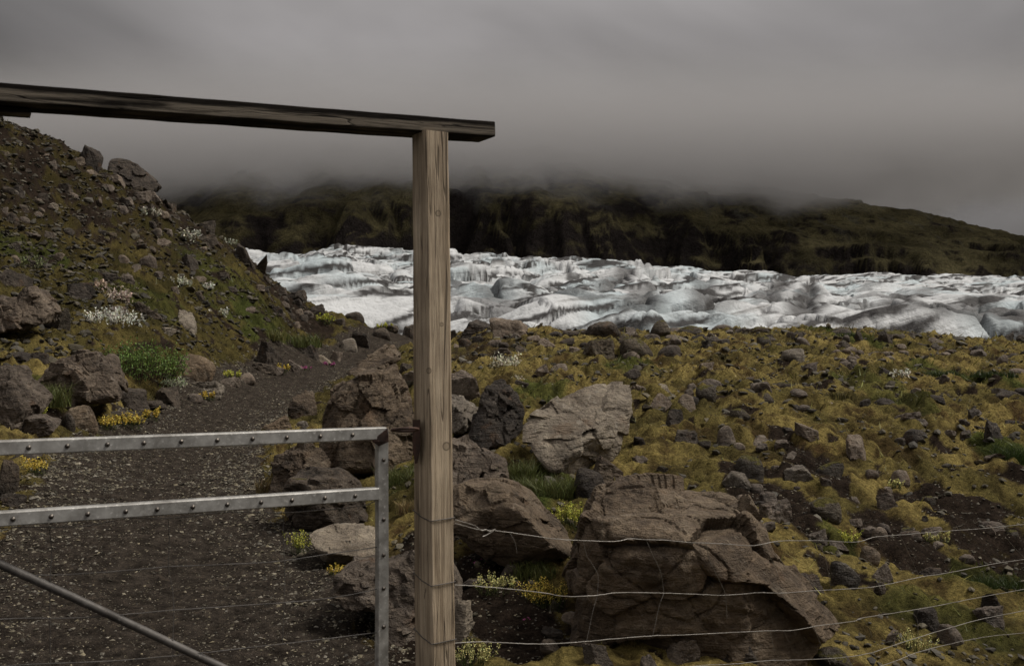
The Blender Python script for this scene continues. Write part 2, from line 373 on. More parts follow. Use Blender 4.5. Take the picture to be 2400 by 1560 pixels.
def path_mask(x, y):
    c = np.interp(y, PATHC[:, 0], PATHC[:, 1]); hw = np.interp(y, PATHC[:, 0], PATHC[:, 2])
    e = np.abs(x-c)/hw+0.20*fbm(x*1.3, y*1.3, 2.2, 3)
    return sstep(1.12, 0.92, e)*sstep(48, 44, y)
GRAV = []   # gravel and bare soil patches: (x, y, rx, ry, strength)
for u, v, ru, rv, s in [(1190,1440,170,130,1.0),(1000,1350,120,120,1.0),(1110,1300,90,50,.8),(1900,1080,60,75,1.0),(1800,1150,100,55,1.0),(2250,1190,150,55,.9),
     (2380,1120,90,36,.9),(2100,1260,130,55,.8),(2330,1270,110,60,.7),(690,720,90,45,1.0),(640,660,60,50,.9),(380,600,90,45,.45),(330,560,80,40,.45),
     (1130,815,120,22,.5),(60,480,110,110,.5),(150,380,120,60,.4),(1290,1480,120,70,.6),(1060,1520,120,60,.9)]:
    x, y = ray(u, v); x2, y2 = ray(u, v-rv); GRAV.append((x, y, ru/F*y, max(0.35, abs(y2-y)), s))
GREEN = []
for u, v, ru, rv, s in [(1270,930,90,30,.9),(1260,1150,90,60,1.0),(2200,870,60,14,.9),(2330,895,70,14,.9),(2380,1070,70,40,1.0),(1480,860,60,18,.9),(650,810,120,40,.8),
     (110,940,110,40,.7),(960,1120,60,40,.8),(2060,910,90,30,.7),(2330,1360,150,60,.8),(1950,1260,60,40,.8),(560,690,140,50,.5),(330,690,100,40,.5),(1230,1300,80,30,.9),(1990,790,50,14,.9),(2200,1450,150,60,.5),(60,590,90,40,.7)]:
    x, y = ray(u, v); x2, y2 = ray(u, v-rv); GREEN.append((x, y, ru/F*y, max(0.4, abs(y2-y)), s))
def blobs(L, x, y, amp=0.6):
    m = np.zeros(np.shape(x)); w = fbm(x*1.7, y*1.7, 8.8, 3)
    for bx, by, rx, ry, s in L:
        e = ((x-bx)/rx)**2+((y-by)/ry)**2+1.7*amp*w
        m = np.maximum(m, s*sstep(1.25, 0.6, e))
    return m
def surf(x, y):
    """height, albedo, gravel mask, path mask"""
    pm = path_mask(x, y)
    n_lo = fbm(x*0.45, y*0.45, 1.0, 3); n_mid = fbm(x*1.9, y*1.9, 4.0, 4); n_hi = fbm(x*9, y*9, 6.0, 3)
    gr = np.maximum(blobs(GRAV, x, y), sstep(0.30, 0.48, n_mid*0.75+n_lo*0.25)*0.85)
    hb0 = hbase(x, y); scr = sstep(2.2, 5.5, hb0)*sstep(0.0, -2.0, x)*sstep(60, 45, y)
    gr = np.maximum(gr, scr*np.clip(0.62+1.1*n_mid+0.5*n_lo, 0, 1))
    gr = np.clip(np.maximum(gr, pm), 0, 1); moss = 1-gr
    gn = blobs(GREEN, x, y)
    lump = np.abs(fbm(x*1.5, y*1.5, 12.0, 3)); lump2 = np.abs(fbm(x*3.6, y*3.0, 15.0, 2)); lump3 = np.abs(fbm(x*9, y*7, 19.0, 2))
    near = 0.45+0.55*sstep(4, 12, y)
    z = hb0
    z = z+(1-pm)*(0.05*n_lo+near*(0.20*(lump-0.3)+0.09*moss*(lump2-0.25)+0.02*moss*(lump3-0.25)+0.04*n_mid))+0.012*n_hi*(1-0.3*pm)+0.035*pm*n_mid-0.03*gr*(1-pm)
    # albedo
    k = np.clip(0.56+1.1*n_mid+0.8*n_hi+0.6*n_lo, 0, 1)[..., None]
    t2 = np.clip(0.5+1.1*fbm(x*0.8, y*0.8, 21.0, 4), 0, 1)[..., None]
    yel = np.array([0.262, 0.205, 0.072]); brn = np.array([0.066, 0.043, 0.020]); olv = np.array([0.056, 0.052, 0.019]); grn = np.array([0.034, 0.050, 0.012])
    c = brn*(1-k)+yel*k; c = c*(0.35+0.65*t2)+olv*(0.65-0.65*t2)
    hill = sstep(-0.5, -3.0, x-0.0+0.14*(y-18))[..., None]*sstep(14, 20, y)[..., None]
    c = c*(1-0.75*hill)+(olv*0.40+0.15*c)*0.75*hill
    c = c*(1-0.8*gn[..., None])+grn*(0.6+0.8*k)*0.8*gn[..., None]
    soil = np.array([0.026, 0.0190, 0.0142])*(0.65+0.7*np.clip(0.5+n_hi, 0, 1.2)[..., None])
    soil = soil*(1+pm[..., None]*np.array([0.55, 0.74, 0.88]))
    g3 = sstep(0.35, 0.65, gr+0.25*n_hi)[..., None]
    c = c*(1-g3)+soil*g3
    return z, c, gr, pm

ac = np.concatenate([np.linspace(-1.35, -0.75, 24)[:-1], np.linspace(-0.75, -0.57, 60)[:-1], np.linspace(-0.57, 0.57, 630), np.linspace(0.57, 0.7, 40)[1:], np.linspace(0.7, 1.35, 24)[1:]])
yr = np.concatenate([np.exp(np.linspace(math.log(1.2), math.log(4.0), 20))[:-1], np.exp(np.linspace(math.log(4.0), math.log(46), 560)), np.exp(np.linspace(math.log(46), math.log(6000), 46))[1:]])
GX = ac[None, :]*yr[:, None]; GY = np.broadcast_to(yr[:, None], GX.shape).copy()
GZ, GC, GG, GP = surf(GX, GY)
nr, nc = GX.shape
# a last strip behind the camera
GV = np.stack([GX, GY, GZ], -1).reshape(-1, 3)
fc = grid_faces(nr, nc)
pf = (GP.ravel()[fc].mean(1) > 0.5)
def submesh(name, sel, mat):
    f = fc[sel]; used = np.unique(f); remap = np.zeros(len(GV), int); remap[used] = np.arange(len(used))
    return mesh_np(name, GV[used], remap[f], mat, cols=GC.reshape(-1, 3)[used])
o = submesh("ground", ~pf, M_GROUND); tag(o, kind="structure")
o = submesh("path", pf, M_PATH); tag(o, kind="structure")
b = np.array([(-90, -60, -0.1), (90, -60, -0.1), (1.62, 1.2, 0), (-1.62, 1.2, 0)])
zf = float(hbase(0.0, 1.2))
def gz(x, y): return surf(np.atleast_1d(np.asarray(x, float)), np.atleast_1d(np.asarray(y, float)))[0]

# ---------------------------------------------------------------- glacier
ET = np.array([(300,.078),(600,.081),(700,.0815),(800,.090),(850,.0855),(960,.081),(1060,.081),(1250,.077),(1500,.072),(1800,.062),(1900,.0585),(2050,.063),(2200,.0595),(2300,.0575),(2400,.0605),(2700,.057)])
ag = np.linspace(-0.66, 0.66, 800); yg = np.exp(np.linspace(math.log(80), math.log(640), 450))
X = ag[None]*yg[:, None]; Y = np.broadcast_to(yg[:, None], X.shape)
s = np.clip((np.log(Y)-math.log(88))/(math.log(470)-math.log(88)), -0.3, 1.3)
et = np.interp(X/Y*F+CX, ET[:, 0], ET[:, 1])
el = et*np.where(s < 1, np.sign(s)*np.abs(s)**0.85, 1-(s-1)*1.6)
Z = EYE+(el-0.004)*Y
wx = X+7*fbm(X/38, Y/38, 1.5, 3); wy = Y+7*fbm(X/38, Y/38, 7.5, 3)
sh1 = wx*0.92+wy*0.38; sh2 = -wx*0.38+wy*0.92
def ridge(a, b, z): return 1-np.abs(perlin(a, b, z))*2.1
def billow(a, b, z): return np.abs(perlin(a, b, z))*2.0
b1 = billow(sh1/44, sh2/24, 0.5); b2 = billow(sh1/20+5, sh2/12, 3.5); r1 = 1-b1; r3 = ridge(sh1/8+2, sh2/5.5, 6.5)
amp = 0.7+0.3*sstep(90, 220, Y)
amp = amp*sstep(1.35, 0.85, s)
fz = 5.4*np.clip(b1, 0, 1.1)**0.7+2.4*np.clip(b2, 0, 1)**0.7+1.0*np.clip(billow(sh1/10+3, sh2/6, 9.1), 0, 1)**0.8+0.35*r3+0.35*fbm(X/4.5, Y/4.5, 2, 3)
def worley(a, b, seed):
    ia, ib = np.floor(a).astype(np.int64), np.floor(b).astype(np.int64); f1 = np.full(a.shape, 9.0); f2 = f1.copy(); idn = np.zeros(a.shape, np.int64); dx = np.zeros(a.shape); dy = np.zeros(a.shape)
    tab = np.random.default_rng(seed).uniform(0, 1, (4096, 4))
    for i in (-1, 0, 1):
        for j in (-1, 0, 1):
            h = ((ia+i)*73856093 ^ (ib+j)*19349663) & 4095; px = ia+i+tab[h, 0]-a; py = ib+j+tab[h, 1]-b; d = px*px+py*py
            c1 = d < f1; f2 = np.where(c1, f1, np.minimum(f2, d)); f1 = np.where(c1, d, f1); idn = np.where(c1, h, idn); dx = np.where(c1, -px, dx); dy = np.where(c1, -py, dy)
    return np.sqrt(f2)-np.sqrt(f1), tab[idn, 2], tab[idn, 3], dx, dy
g1, h1, k1, dx1, dy1 = worley(sh1/25+0.22*fbm(X/14, Y/14, 3.3, 3), sh2/15, 4)
g2, h2, k2, dx2, dy2 = worley(sh1/13+0.25*fbm(X/8, Y/8, 8.3, 2), sh2/7, 9)
blk = 4.0*(h1-0.5)+5.0*(k1-0.30)*dy1+3.4*(h1-0.5)*dx1-2.0*np.exp(-(g1/0.045)**2)+1.1*(h2-0.5)+1.5*(k2-0.4)*dy2-0.5*np.exp(-(g2/0.05)**2)
calm = 1-0.5*sstep(35, 110, X)
Z = Z+amp*(fz*0.75*(0.4+0.6*calm)-3.4*(0.55+0.45*calm)+blk*calm)
Z = Z-16*sstep(100, 82, Y+5*fbm(X/14, 0*X, 2.7, 3))         # rounded ice front
# crevasses: a few sharp cuts
cv = perlin(sh1/26+9, sh2/11, 11.5); cut = np.exp(-(cv/0.035)**2)*sstep(-0.1, 0.25, perlin(X/50, Y/50, 4.4))
Z = Z-2.2*cut*amp
SEG = [(1882,118,1896,330,1.6,2.6,.95),(1795,150,1830,330,2.2,1.6,.85),(2098,112,2128,210,1.8,1.6,.85),(1408,190,1470,330,2.4,1.4,.8),(1498,112,1530,190,1.6,1.8,.85),(1238,118,1345,175,1.3,1.2,.7),(1560,150,1700,260,1.5,1.0,.6),
       (2230,105,2320,190,2.0,1.6,.85),(2290,104,2400,128,4.5,1.6,.95),(2010,190,2230,300,1.6,.8,.6),(1130,160,1260,215,2.0,1.2,.7),(900,118,935,160,1.2,1.0,.7),(1650,105,1620,170,1.2,1.2,.7),(2180,100,2160,140,1.4,1.4,.8)]
segd = np.zeros(X.shape)
for u0, d0, u1, d1, wd, dep, st in SEG:
    ax_, ay_, bx_, by_ = (u0-CX)/F*d0, d0, (u1-CX)/F*d1, d1; vx, vy = bx_-ax_, by_-ay_
    tt = np.clip(((X-ax_)*vx+(Y-ay_)*vy)/(vx*vx+vy*vy), 0, 1); dd = np.hypot(X-ax_-tt*vx, Y-ay_-tt*vy)+1.3*fbm(X/7, Y/7, u0*0.01, 3)
    Z = Z-0.35*dep*np.exp(-(np.maximum(dd, 0)/(wd*0.6))**2); segd = np.maximum(segd, st*sstep(wd*2.2, wd*0.5, dd))
# albedo: blue-white ice with bands of volcanic ash
fol = Z*0.95-0.30*X+0.16*Y+2.2*fbm(X/30, Y/30, 5.9, 3)          # tilted ash layers in the ice
streak = 1.7*fbm(fol/2.3, (X+0.3*Y)/26, 3.1, 4)
band = fbm(X/46, Y/60, 15.2, 3)
ashz = sstep(0.07, 0.38, band+0.5*streak+0.24*sstep(50, 170, X-0.1*Y))
crease = 0.9*np.exp(-(g1/0.045)**2)*sstep(-0.3, 0.15, perlin(X/34+1, Y/34, 3.9))+0.3*np.exp(-(g2/0.05)**2)+0.7*np.exp(-(b1/0.045)**2)*sstep(-0.2, 0.25, perlin(X/30+8, Y/30, 6.4))+0.6*np.exp(-(b2/0.05)**2)*sstep(-0.05, 0.3, perlin(X/22+3, Y/22, 2.4))
crackdirt = np.clip(crease+np.exp(-((cv)/0.05)**2)*sstep(-0.15, 0.3, perlin(X/36+4, Y/36, 9.4)), 0, 1)
fine = sstep(0.10, 0.5, streak)*0.34
dirt = np.clip(ashz*1.0*sstep(-0.10, 0.40, streak)+crackdirt*0.8*(0.6+0.4*sstep(-0.3, 0.3, streak))+fine, 0, 0.96)
for u, d, ru, rd, st in [(1885,150,16,16,.95),(1800,170,22,26,.8),(1210,140,90,22,.55),(1240,215,60,18,.5),(2120,135,26,20,.8),(2330,125,100,16,.8),(1440,230,20,26,.8),(1520,150,24,26,.7),(1600,170,60,22,.5),(2330,200,90,60,.45),(905,140,20,10,.7),(1100,210,25,12,.7)]:
    x0 = (u-CX)/F*d; e = ((X-x0+0.35*(Y-d))/(ru/F*d))**2+((Y-d)/rd)**2
    dirt = np.clip(np.maximum(dirt, st*sstep(1.5, 0.3, e+0.9*streak+0.4*fbm(X/3, Y/3, 7.7, 3))), 0, 0.95)
dirt = np.clip(np.maximum(dirt, segd*(0.95+0.25*np.clip(streak, -0.8, 0.2))), 0, 0.97)**0.75
ice = np.array([0.55, 0.56, 0.56])-np.array([0.10, 0.05, 0.035])*sstep(-0.2, 0.6, fbm(X/22, Y/22, 18.8, 3))[..., None]
C = ice*(1-dirt[..., None])+np.array([0.017, 0.0135, 0.0115])*dirt[..., None]
t = NT("glacier_ice"); p = t.coords('Object', (1.0, 1.0, 1.0), (0, 0, R(-28)))
pw = t.coords('Object'); sxx = t.n('ShaderNodeSeparateXYZ'); t.l(pw, sxx.inputs[0])
fo = t.math('ADD', t.math('MULTIPLY', sxx.outputs['Z'], 1.0), t.math('ADD', t.math('MULTIPLY', sxx.outputs['X'], -0.30), t.math('MULTIPLY', sxx.outputs['Y'], 0.16)))
cmx = t.n('ShaderNodeCombineXYZ'); t.l(t.math('MULTIPLY', fo, 1.0), cmx.inputs[0]); t.l(t.math('MULTIPLY', sxx.outputs['X'], 0.045), cmx.inputs[1]); t.l(t.math('MULTIPLY', sxx.outputs['Y'], 0.03), cmx.inputs[2])
n1 = t.noise(cmx.outputs[0], 1.0, 6, 0.7, 0.5); n2 = t.noise(p, 1.1, 5, 0.65)
c = t.mix(1.0, t.attr(), t.ramp(n1, [(0.30, (0.34, 0.32, 0.30)), (0.45, (0.95, 0.95, 0.95)), (0.8, (1.08, 1.08, 1.08))]), 'MULTIPLY')
c = t.mix(0.7, c, t.ramp(n2, [(0.30, (0.72, 0.72, 0.72)), (0.5, (1, 1, 1))]), 'MULTIPLY')
t.bsdf(c, 0.6, t.bump(t.math('ADD', n1, n2), 0.6, 0.7), spec=0.2)
gl = mesh_np("glacier", np.stack([X, Y, Z], -1).reshape(-1, 3), grid_faces(*X.shape), t.m, cols=C.reshape(-1, 3))
tag(gl, kind="structure", label="crevassed white glacier tongue streaked with black ash below the mountain")

# ---------------------------------------------------------------- mountain
am = np.linspace(-0.85, 0.85, 560); ym = np.concatenate([np.linspace(700, 1000, 150), np.linspace(1000, 1750, 100)[1:]])
X = am[None]*ym[:, None]; Y = np.broadcast_to(ym[:, None], X.shape)
u_ = X/Y*F+CX
ec = np.interp(u_, [-700, 300, 900, 1300, 1600, 1750, 1900, 2050, 2250, 2400, 2600, 3200], [.18, .175, .175, .17, .155, .139, .130, .120, .1035, .089, .072, .03])
ecl = np.interp(u_, [-700, 400, 700, 950, 1100, 1600, 1900, 2400, 3200], [.105, .10, .118, .138, .137, .118, .092, .080, .05])   # top of the cliff band
yc = 820+26*fbm(X/120, 0.0, 2.2, 3)
gul = fbm(X/26+0.1*fbm(X/60, Y/60, 3, 2)*8, Y/160, 5.5, 4)
butt = 1-np.abs(perlin(X/42+2, Y/200, 8.5))*2
zb = 30.0
tcl = sstep(0, 1, np.clip((Y-(yc-60)+16*gul+10*butt)/85, 0, 1))
tsl = np.clip((Y-yc)/360, 0, 1.6)
ztop = ecl*yc; zcr = ec*1230
Z = zb+(ztop-zb)*tcl+np.maximum(zcr-ztop, -40)*np.where(tsl < 1, np.sin(np.clip(tsl, 0, 1)*math.pi/2)**1.15, 1-(tsl-1)*0.6)
rough = 5.0*fbm(X/55, Y/75, 1.7, 5)+5.0*gul*(0.5+0.5*tcl)*(1-0.6*sstep(100, 300, X))+1.6*fbm(X/12, Y/14, 9.9, 3)
fadec = sstep(1.05, 0.75, tsl)
Z = Z+rough*(0.25+0.75*fadec)
# basalt steps on the right half
ter = sstep(60, 220, X)*sstep(1.0, 0.5, tsl)
hgt = 15.0; zz = Z+11*fbm(X/130, Y/130, 4.1, 4); fr = zz/hgt-np.floor(zz/hgt)
Z = Z+ter*hgt*0.85*np.clip(0.4+1.2*fbm(X/70, Y/70, 5.2, 3), 0, 1)*(sstep(0.35, 0.75, fr)-fr)
gy, gx = np.gradient(Z); slope = np.abs(gy)/np.gradient(Y, axis=0)
nn = fbm(X/40, Z/16, 6.1, 4)+0.6*fbm(X/9, Z/6, 2.9, 3); low = sstep(1400, 900, u_)*sstep(0.9, 0.2, tsl)
rock = sstep(0.22, 0.62, 0.30*np.clip(slope, 0, 2)+0.55*nn+0.30*(1-tcl)+0.20*sstep(980, 1150, u_)*sstep(1750, 1500, u_)*(1-tsl))
veg = np.array([0.115, 0.100, 0.052])*(0.55+0.9*np.clip(0.5+0.9*fbm(X/70, Z/25, 3.3, 4), 0, 1))[..., None]
veg = veg*(1-0.3*low[..., None])+np.array([0.06, 0.05, 0.022])*0.3*low[..., None]
C = veg*(1-rock[..., None])+np.array([0.028, 0.023, 0.021])*rock[..., None]
scree = sstep(0.42, 0.62, fbm(X/16, Z/40+X/90, 14.2, 4)+0.3*fbm(X/5, Z/9, 1.2, 2))*sstep(0.0, 0.2, tsl)*0.6
C = C*(1-scree[..., None])+np.array([0.12, 0.115, 0.09])*scree[..., None]
t = NT("mountain_moss_and_rock"); p = t.coords('Object'); n1 = t.noise(p, 0.16, 7, 0.72); n2 = t.noise(p, 0.7, 4, 0.7)
c = t.mix(1.0, t.attr(), t.ramp(n1, [(0.3, (0.4, 0.4, 0.4)), (0.5, (1, 1, 1)), (0.75, (1.6, 1.6, 1.5))]), 'MULTIPLY')
c = t.mix(1.0, c, t.ramp(n2, [(0.3, (0.6, 0.6, 0.6)), (0.7, (1.4, 1.4, 1.4))]), 'MULTIPLY')
t.bsdf(c, 0.95, t.bump(t.math('ADD', n1, n2), 1.0, 9.0), spec=0.02)
mt = mesh_np("mountain", np.stack([X, Y, Z], -1).reshape(-1, 3), grid_faces(*X.shape), t.m, cols=C.reshape(-1, 3))
tag(mt, kind="structure", label="dark mossy mountain with basalt cliffs behind the glacier")

# low cloud lying on the mountain
t = NT("low_cloud"); tcx = t.n('ShaderNodeTexCoord'); sx = t.n('ShaderNodeSeparateXYZ'); t.l(tcx.outputs['Object'], sx.inputs[0])
mp = t.n('ShaderNodeMapping'); t.l(tcx.outputs['Object'], mp.inputs[0]); mp.inputs['Scale'].default_value = (1, 1, 1.6)
n1 = t.noise(mp.outputs[0], 0.014, 6, 0.66, 0.7)
# cloud base rises to the right
base = t.math('ADD', t.math('MULTIPLY', t.math('MAXIMUM', t.math('SUBTRACT', sx.outputs['X'], 170.0), 0.0), 0.10), 104.0)
base = t.math('ADD', base, t.math('MULTIPLY', t.math('SUBTRACT', n1, 0.5), 135.0))
hgt_ = t.math('SUBTRACT', sx.outputs['Z'], base)
dn = t.framp(hgt_, 0.0, 50.0)
top = t.framp(sx.outputs['Z'], 270.0, 140.0)
front = t.framp(sx.outputs['Y'], 770.0, 880.0)
dn = t.math('MULTIPLY', t.math('MULTIPLY', dn, top), t.math('MULTIPLY', front, 0.022))
pv = t.n('ShaderNodeVolumePrincipled'); pv.inputs['Color'].default_value = (0.58, 0.572, 0.572, 1); t.l(dn, pv.inputs['Density'])
pv.inputs['Anisotropy'].default_value = 0.0
t.l(pv.outputs[0], t.out.inputs['Volume'])
M_CLOUD = t.m
CB = (-1150, 690, 60, 1150, 1300, 271)
x0, y0, z0, x1, y1, z1 = CB
cv_ = [(x0,y0,z0),(x1,y0,z0),(x1,y1,z0),(x0,y1,z0),(x0,y0,z1),(x1,y0,z1),(x1,y1,z1),(x0,y1,z1)]
cf_ = [(0,3,2,1),(4,5,6,7),(0,1,5,4),(1,2,6,5),(2,3,7,6),(3,0,4,7)]
co = mesh_np("cloud", cv_, cf_, M_CLOUD, smooth=False); tag(co, kind="stuff", label="grey low cloud hiding the mountain top", cat="cloud")
# ---------------------------------------------------------------- rocks: builders
_ico = {}
def ico(level):
    if level not in _ico:
        bm = bmesh.new(); bmesh.ops.create_icosphere(bm, subdivisions=level, radius=1.0)
        V = np.array([v.co[:] for v in bm.verts]); V /= np.linalg.norm(V, axis=1)[:, None]
        Fc = np.array([[v.index for v in f.verts] for f in bm.faces]); bm.free(); _ico[level] = (V, Fc)
    return _ico[level]
def fbm3(q, f, seed, o=4, g=0.5):
    return fbm(q[:, 0]*f+seed, q[:, 1]*f+seed*0.37, q[:, 2]*f+seed*0.71, o, g)
def planes_r(dirs, N, D, p):
    dot = np.maximum(dirs@N.T, 0)/D[None]
    return (np.sum(dot**p, 1))**(-1.0/p)
def hull_piece(pts, level, seed, rough=1.0, p=34, chip=0.84):
    pts = np.asarray(pts, float); lo, hi = pts.min(0), pts.max(0); c = (lo+hi)/2; sc_ = (hi-lo)/2+1e-6
    q = (pts-c)/sc_
    bm = bmesh.new()
    for a in q: bm.verts.new(a)
    bmesh.ops.convex_hull(bm, input=bm.verts); bm.normal_update()
    N, D = [], []
    for f in bm.faces:
        n = np.array(f.normal[:]); d = float(n@np.array(f.verts[0].co[:]))
        if d < 0: n, d = -n, -d
        N.append(n); D.append(max(d, 0.08))
    bm.free(); N = np.array(N); D = np.array(D)
    # merge near-equal planes so the p-norm does not shrink big faces
    keep = []
    for i in range(len(N)):
        if not any(N[i]@N[j] > 0.985 and abs(D[i]-D[j]) < 0.05 for j in keep): keep.append(i)
    dirs, fcs = ico(level); N, D = N[keep], D[keep]
    rs = np.random.default_rng(int(seed*100)+3)
    cn = rs.normal(size=(22, 3)); cn /= np.linalg.norm(cn, axis=1)[:, None]      # knocked-off corners
    cdist = (q@cn.T).max(0)*rs.uniform(chip, 0.99, 22)
    N = np.vstack([N, cn]); D = np.concatenate([D, np.maximum(cdist, 0.2)])
    r = planes_r(dirs, N, D, p+20)*1.02
    V = dirs*r[:, None]
    cells = rs.normal(size=(70, 3)); cells = cells/np.linalg.norm(cells, axis=1)[:, None]*rs.uniform(0.6, 1.1, (70, 1))
    W = V+0.045*np.stack([fbm3(V, 2.2, seed+k, 3) for k in (1, 2, 3)], 1)
    d2 = ((W[:, None]-cells[None])**2).sum(-1); ci = d2.argmin(1); ds = np.sort(d2, 1)[:, :2]; gap = np.sqrt(ds[:, 1])-np.sqrt(ds[:, 0])
    off = rs.normal(size=70)*0.5; til = rs.normal(size=(70, 3))*1.9
    frac = off[ci]*0.8+((W-cells[ci])*til[ci]).sum(1)-0.3*np.exp(-(gap/0.014)**2)
    V = V*sc_
    s = float(np.mean(sc_))
    f0 = 1.0/max(s, 0.05)
    n1 = fbm3(V, f0*0.9, seed, 4, 0.55); n2 = fbm3(V, f0*3.2, seed+5, 4, 0.6)
    # bedding: steps along a tilted axis
    ax = np.array([0.25, 0.3, 0.92]); h = (V@ax)*f0*3.2+0.9*n1; fr = h-np.floor(h); step = sstep(0.55, 0.9, fr)-fr
    crack = np.exp(-(fbm3(V, f0*1.1, seed+11, 3)/0.035)**2)
    disp = s*rough*(0.022*n1+0.022*n2+0.024*step-0.03*crack+0.075*frac)
    V = V+dirs*disp[:, None]
    return V+c, fcs
def join(parts):
    Vs, Fs, k = [], [], 0
    for V, f in parts: Vs.append(V); Fs.append(f+k); k += len(V)
    return np.vstack(Vs), np.vstack(Fs)
def hero(pieces, d0, label, mat, thick=0.6, level=5, cat="boulder", name="boulder", group=None, seed=1, rough=1.0, chip=0.84):
    """pieces: lists of (u, v, depth offset) seen corners; each piece gets a back at `thick` behind"""
    parts = []
    for i, pc in enumerate(pieces):
        pts = np.array([P(u, v, d0+dd) for u, v, dd in pc]); c = pts.mean(0)
        bk = c+(pts-c)*np.array([0.8, 0.6, 0.72])+np.array([0, thick, 0.0])
        parts.append(hull_piece(np.vstack([pts, bk]), level, seed*7.3+i*3.1, rough, chip=chip))
    V, f = join(parts)
    b = np.array([V[:, 0].mean(), V[:, 1].mean(), V[:, 2].min()])
    o = mesh_np(name, V-b, f, mat, loc=b, smooth=False); return tag(o, label, cat, group)
def stone(u, vb, w, h, label, mat=None, kind='a', cat="stone", name="stone", group=None, level=None, d=None, depth=0.85, tilt=0.0, bury=0.55):
    x, y = ray(u, vb) if d is None else ((u-CX)/F*d, d)
    W, Hh = w/F*y, h/F*y
    global _sid; _sid += 1
    rs = np.random.default_rng(_sid*13+5)
    level = level or (5 if w > 75 else 4 if w > 30 else 3)
    dirs, fcs = ico(level)
    if kind == 'r': n, p, am, lo = 20, 7, 0.05, 0.85
    elif kind == 'f': n, p, am, lo = 13, 22, 0.07, 0.72
    else: n, p, am, lo = 11, 60, 0.09, 0.45
    N = rs.normal(size=(n, 3)); N[:6] = [(1,0,.2),(-1,0,.2),(0,1,.1),(0,-1,.25),(0,0,1),(0,0,-1)]; N[:6] += rs.normal(size=(6, 3))*0.28
    N /= np.linalg.norm(N, axis=1)[:, None]; D = rs.uniform(lo, 1.0, n)
    r = planes_r(dirs, N, D, p); V = dirs*r[:, None]
    n1 = fbm3(V, 1.3, _sid*0.77, 3); n2 = fbm3(V, 4.5, _sid*0.31, 3, 0.6)
    V = V*(1+am*1.3*n1+am*0.75*n2)[:, None]
    V = V-(V.max(0)+V.min(0))/2; V = V/(V.max(0)-V.min(0))
    dz = Hh*(1+bury); V = V*np.array([W, W*depth, dz]); V[:, 2] += dz*0.5-Hh*bury
    if tilt: ca, sa = math.cos(tilt), math.sin(tilt); V[:, [0, 2]] = V[:, [0, 2]]@np.array([[ca, sa], [-sa, ca]])
    z = float(gz(x, y)[0]); ly = y+W*depth*0.35
    o = mesh_np(name, V, fcs, mat or M_ROCKS, smooth=(kind == 'r'), loc=((u-CX)/F*ly if d is None else x, ly, min(z, float(gz(x, ly)[0])+0.03)))
    return tag(o, label, cat, group)
_sid = 0

# ---------------------------------------------------------------- the large boulders
hero([[(750,1000,.2),(745,1110,.1),(800,1115,-.15),(900,1120,-.1),(972,1110,.2),(972,1000,.35),(950,900,.5),(928,850,.55),(905,868,.3),(860,893,.1),(790,900,.1),(765,915,.25)],
      [(800,880,.5),(840,862,.6),(870,828,.9),(905,800,1.1),(928,846,.7),(900,870,.5),(850,897,.3)]], 10.3,
     "tall peaked brown boulder with cracked face just left of the wooden post", M_ROCKT, 0.8, 6, seed=1)
hero([[(632,1120,.1),(622,1175,0),(700,1180,-.1),(760,1130,0),(758,1068,.2),(728,1040,.3),(690,1050,.2),(650,1062,.2)]], 9.6,
     "brown boulder between the two gate rails, behind the darker one", M_ROCKT, 0.5, seed=2)
hero([[(655,1170,.1),(680,1118,.1),(720,1097,.3),(775,1094,.35),(838,1140,.3),(858,1225,.2),(800,1245,0),(680,1240,0),(700,1140,-.1),(785,1118,.1)]], 8.1,
     "dark pitted boulder with pale right slope behind the lower gate rail", M_ROCKD, 0.5, seed=3)
hero([[(718,1262,.1),(740,1240,.35),(790,1222,.55),(868,1220,.55),(902,1255,.4),(898,1292,.1),(860,1305,-.1),(770,1292,-.12),(735,1278,-.02),(760,1320,0),(890,1335,.05)]], 7.0,
     "flat pale grey slab lying beside the gate stile", M_ROCKP, 0.12, seed=4, rough=0.7)
hero([[(880,1330,.2),(920,1308,.2),(1000,1300,.25),(1065,1330,.3),(1085,1400,.3),(1092,1500,.1),(1000,1560,0),(900,1540,0)],
      [(775,1385,.2),(790,1345,.2),(830,1325,.35),(890,1320,.35),(900,1400,.1),(890,1450,.05),(800,1440,.1)]], 5.25,
     "grey boulder behind the foot of the wooden post", M_ROCK, 0.5, seed=5)
hero([[(1030,925,.5),(1080,925,.5),(1120,955,.4),(1116,1000,.1),(1078,1025,0),(1030,1035,0),(1100,985,-.1)]], 10.6,
     "pale topped angular block jutting out right of the post", M_ROCKP, 0.5, seed=6)
hero([[(1130,925,.2),(1150,900,.3),(1190,883,.4),(1207,900,.3),(1232,965,.3),(1227,1010,.2),(1180,1055,0),(1110,1055,0),(1105,1010,.1),(1120,960,.1)]], 9.8,
     "upright dark boulder standing between post and the big tilted slab", M_ROCKD, 0.5, seed=7)
hero([[(1226,985,.2),(1300,940,.55),(1392,898,.95),(1480,900,1.05),(1488,925,.95),(1472,955,.6),(1462,1045,.45),(1388,1110,.25),(1290,1105,-.1),(1268,1092,-.05),(1240,1042,0),(1224,1012,.1),(1400,1012,.12)]], 8.7,
     "large tilted slab boulder with broad grey lit face in the moss", M_ROCKP, 0.5, 6, seed=8, rough=0.8, chip=0.92)
hero([[(1030,1030,.4),(1110,1035,.3),(1130,1060,.2),(1125,1150,0),(1030,1160,0)], [(1125,1060,.3),(1175,1075,.25),(1192,1090,.15),(1178,1145,.05),(1125,1150,0)]], 8.1,
     "cracked block boulder right of the post under the pale topped block", M_ROCK, 0.6, seed=9)
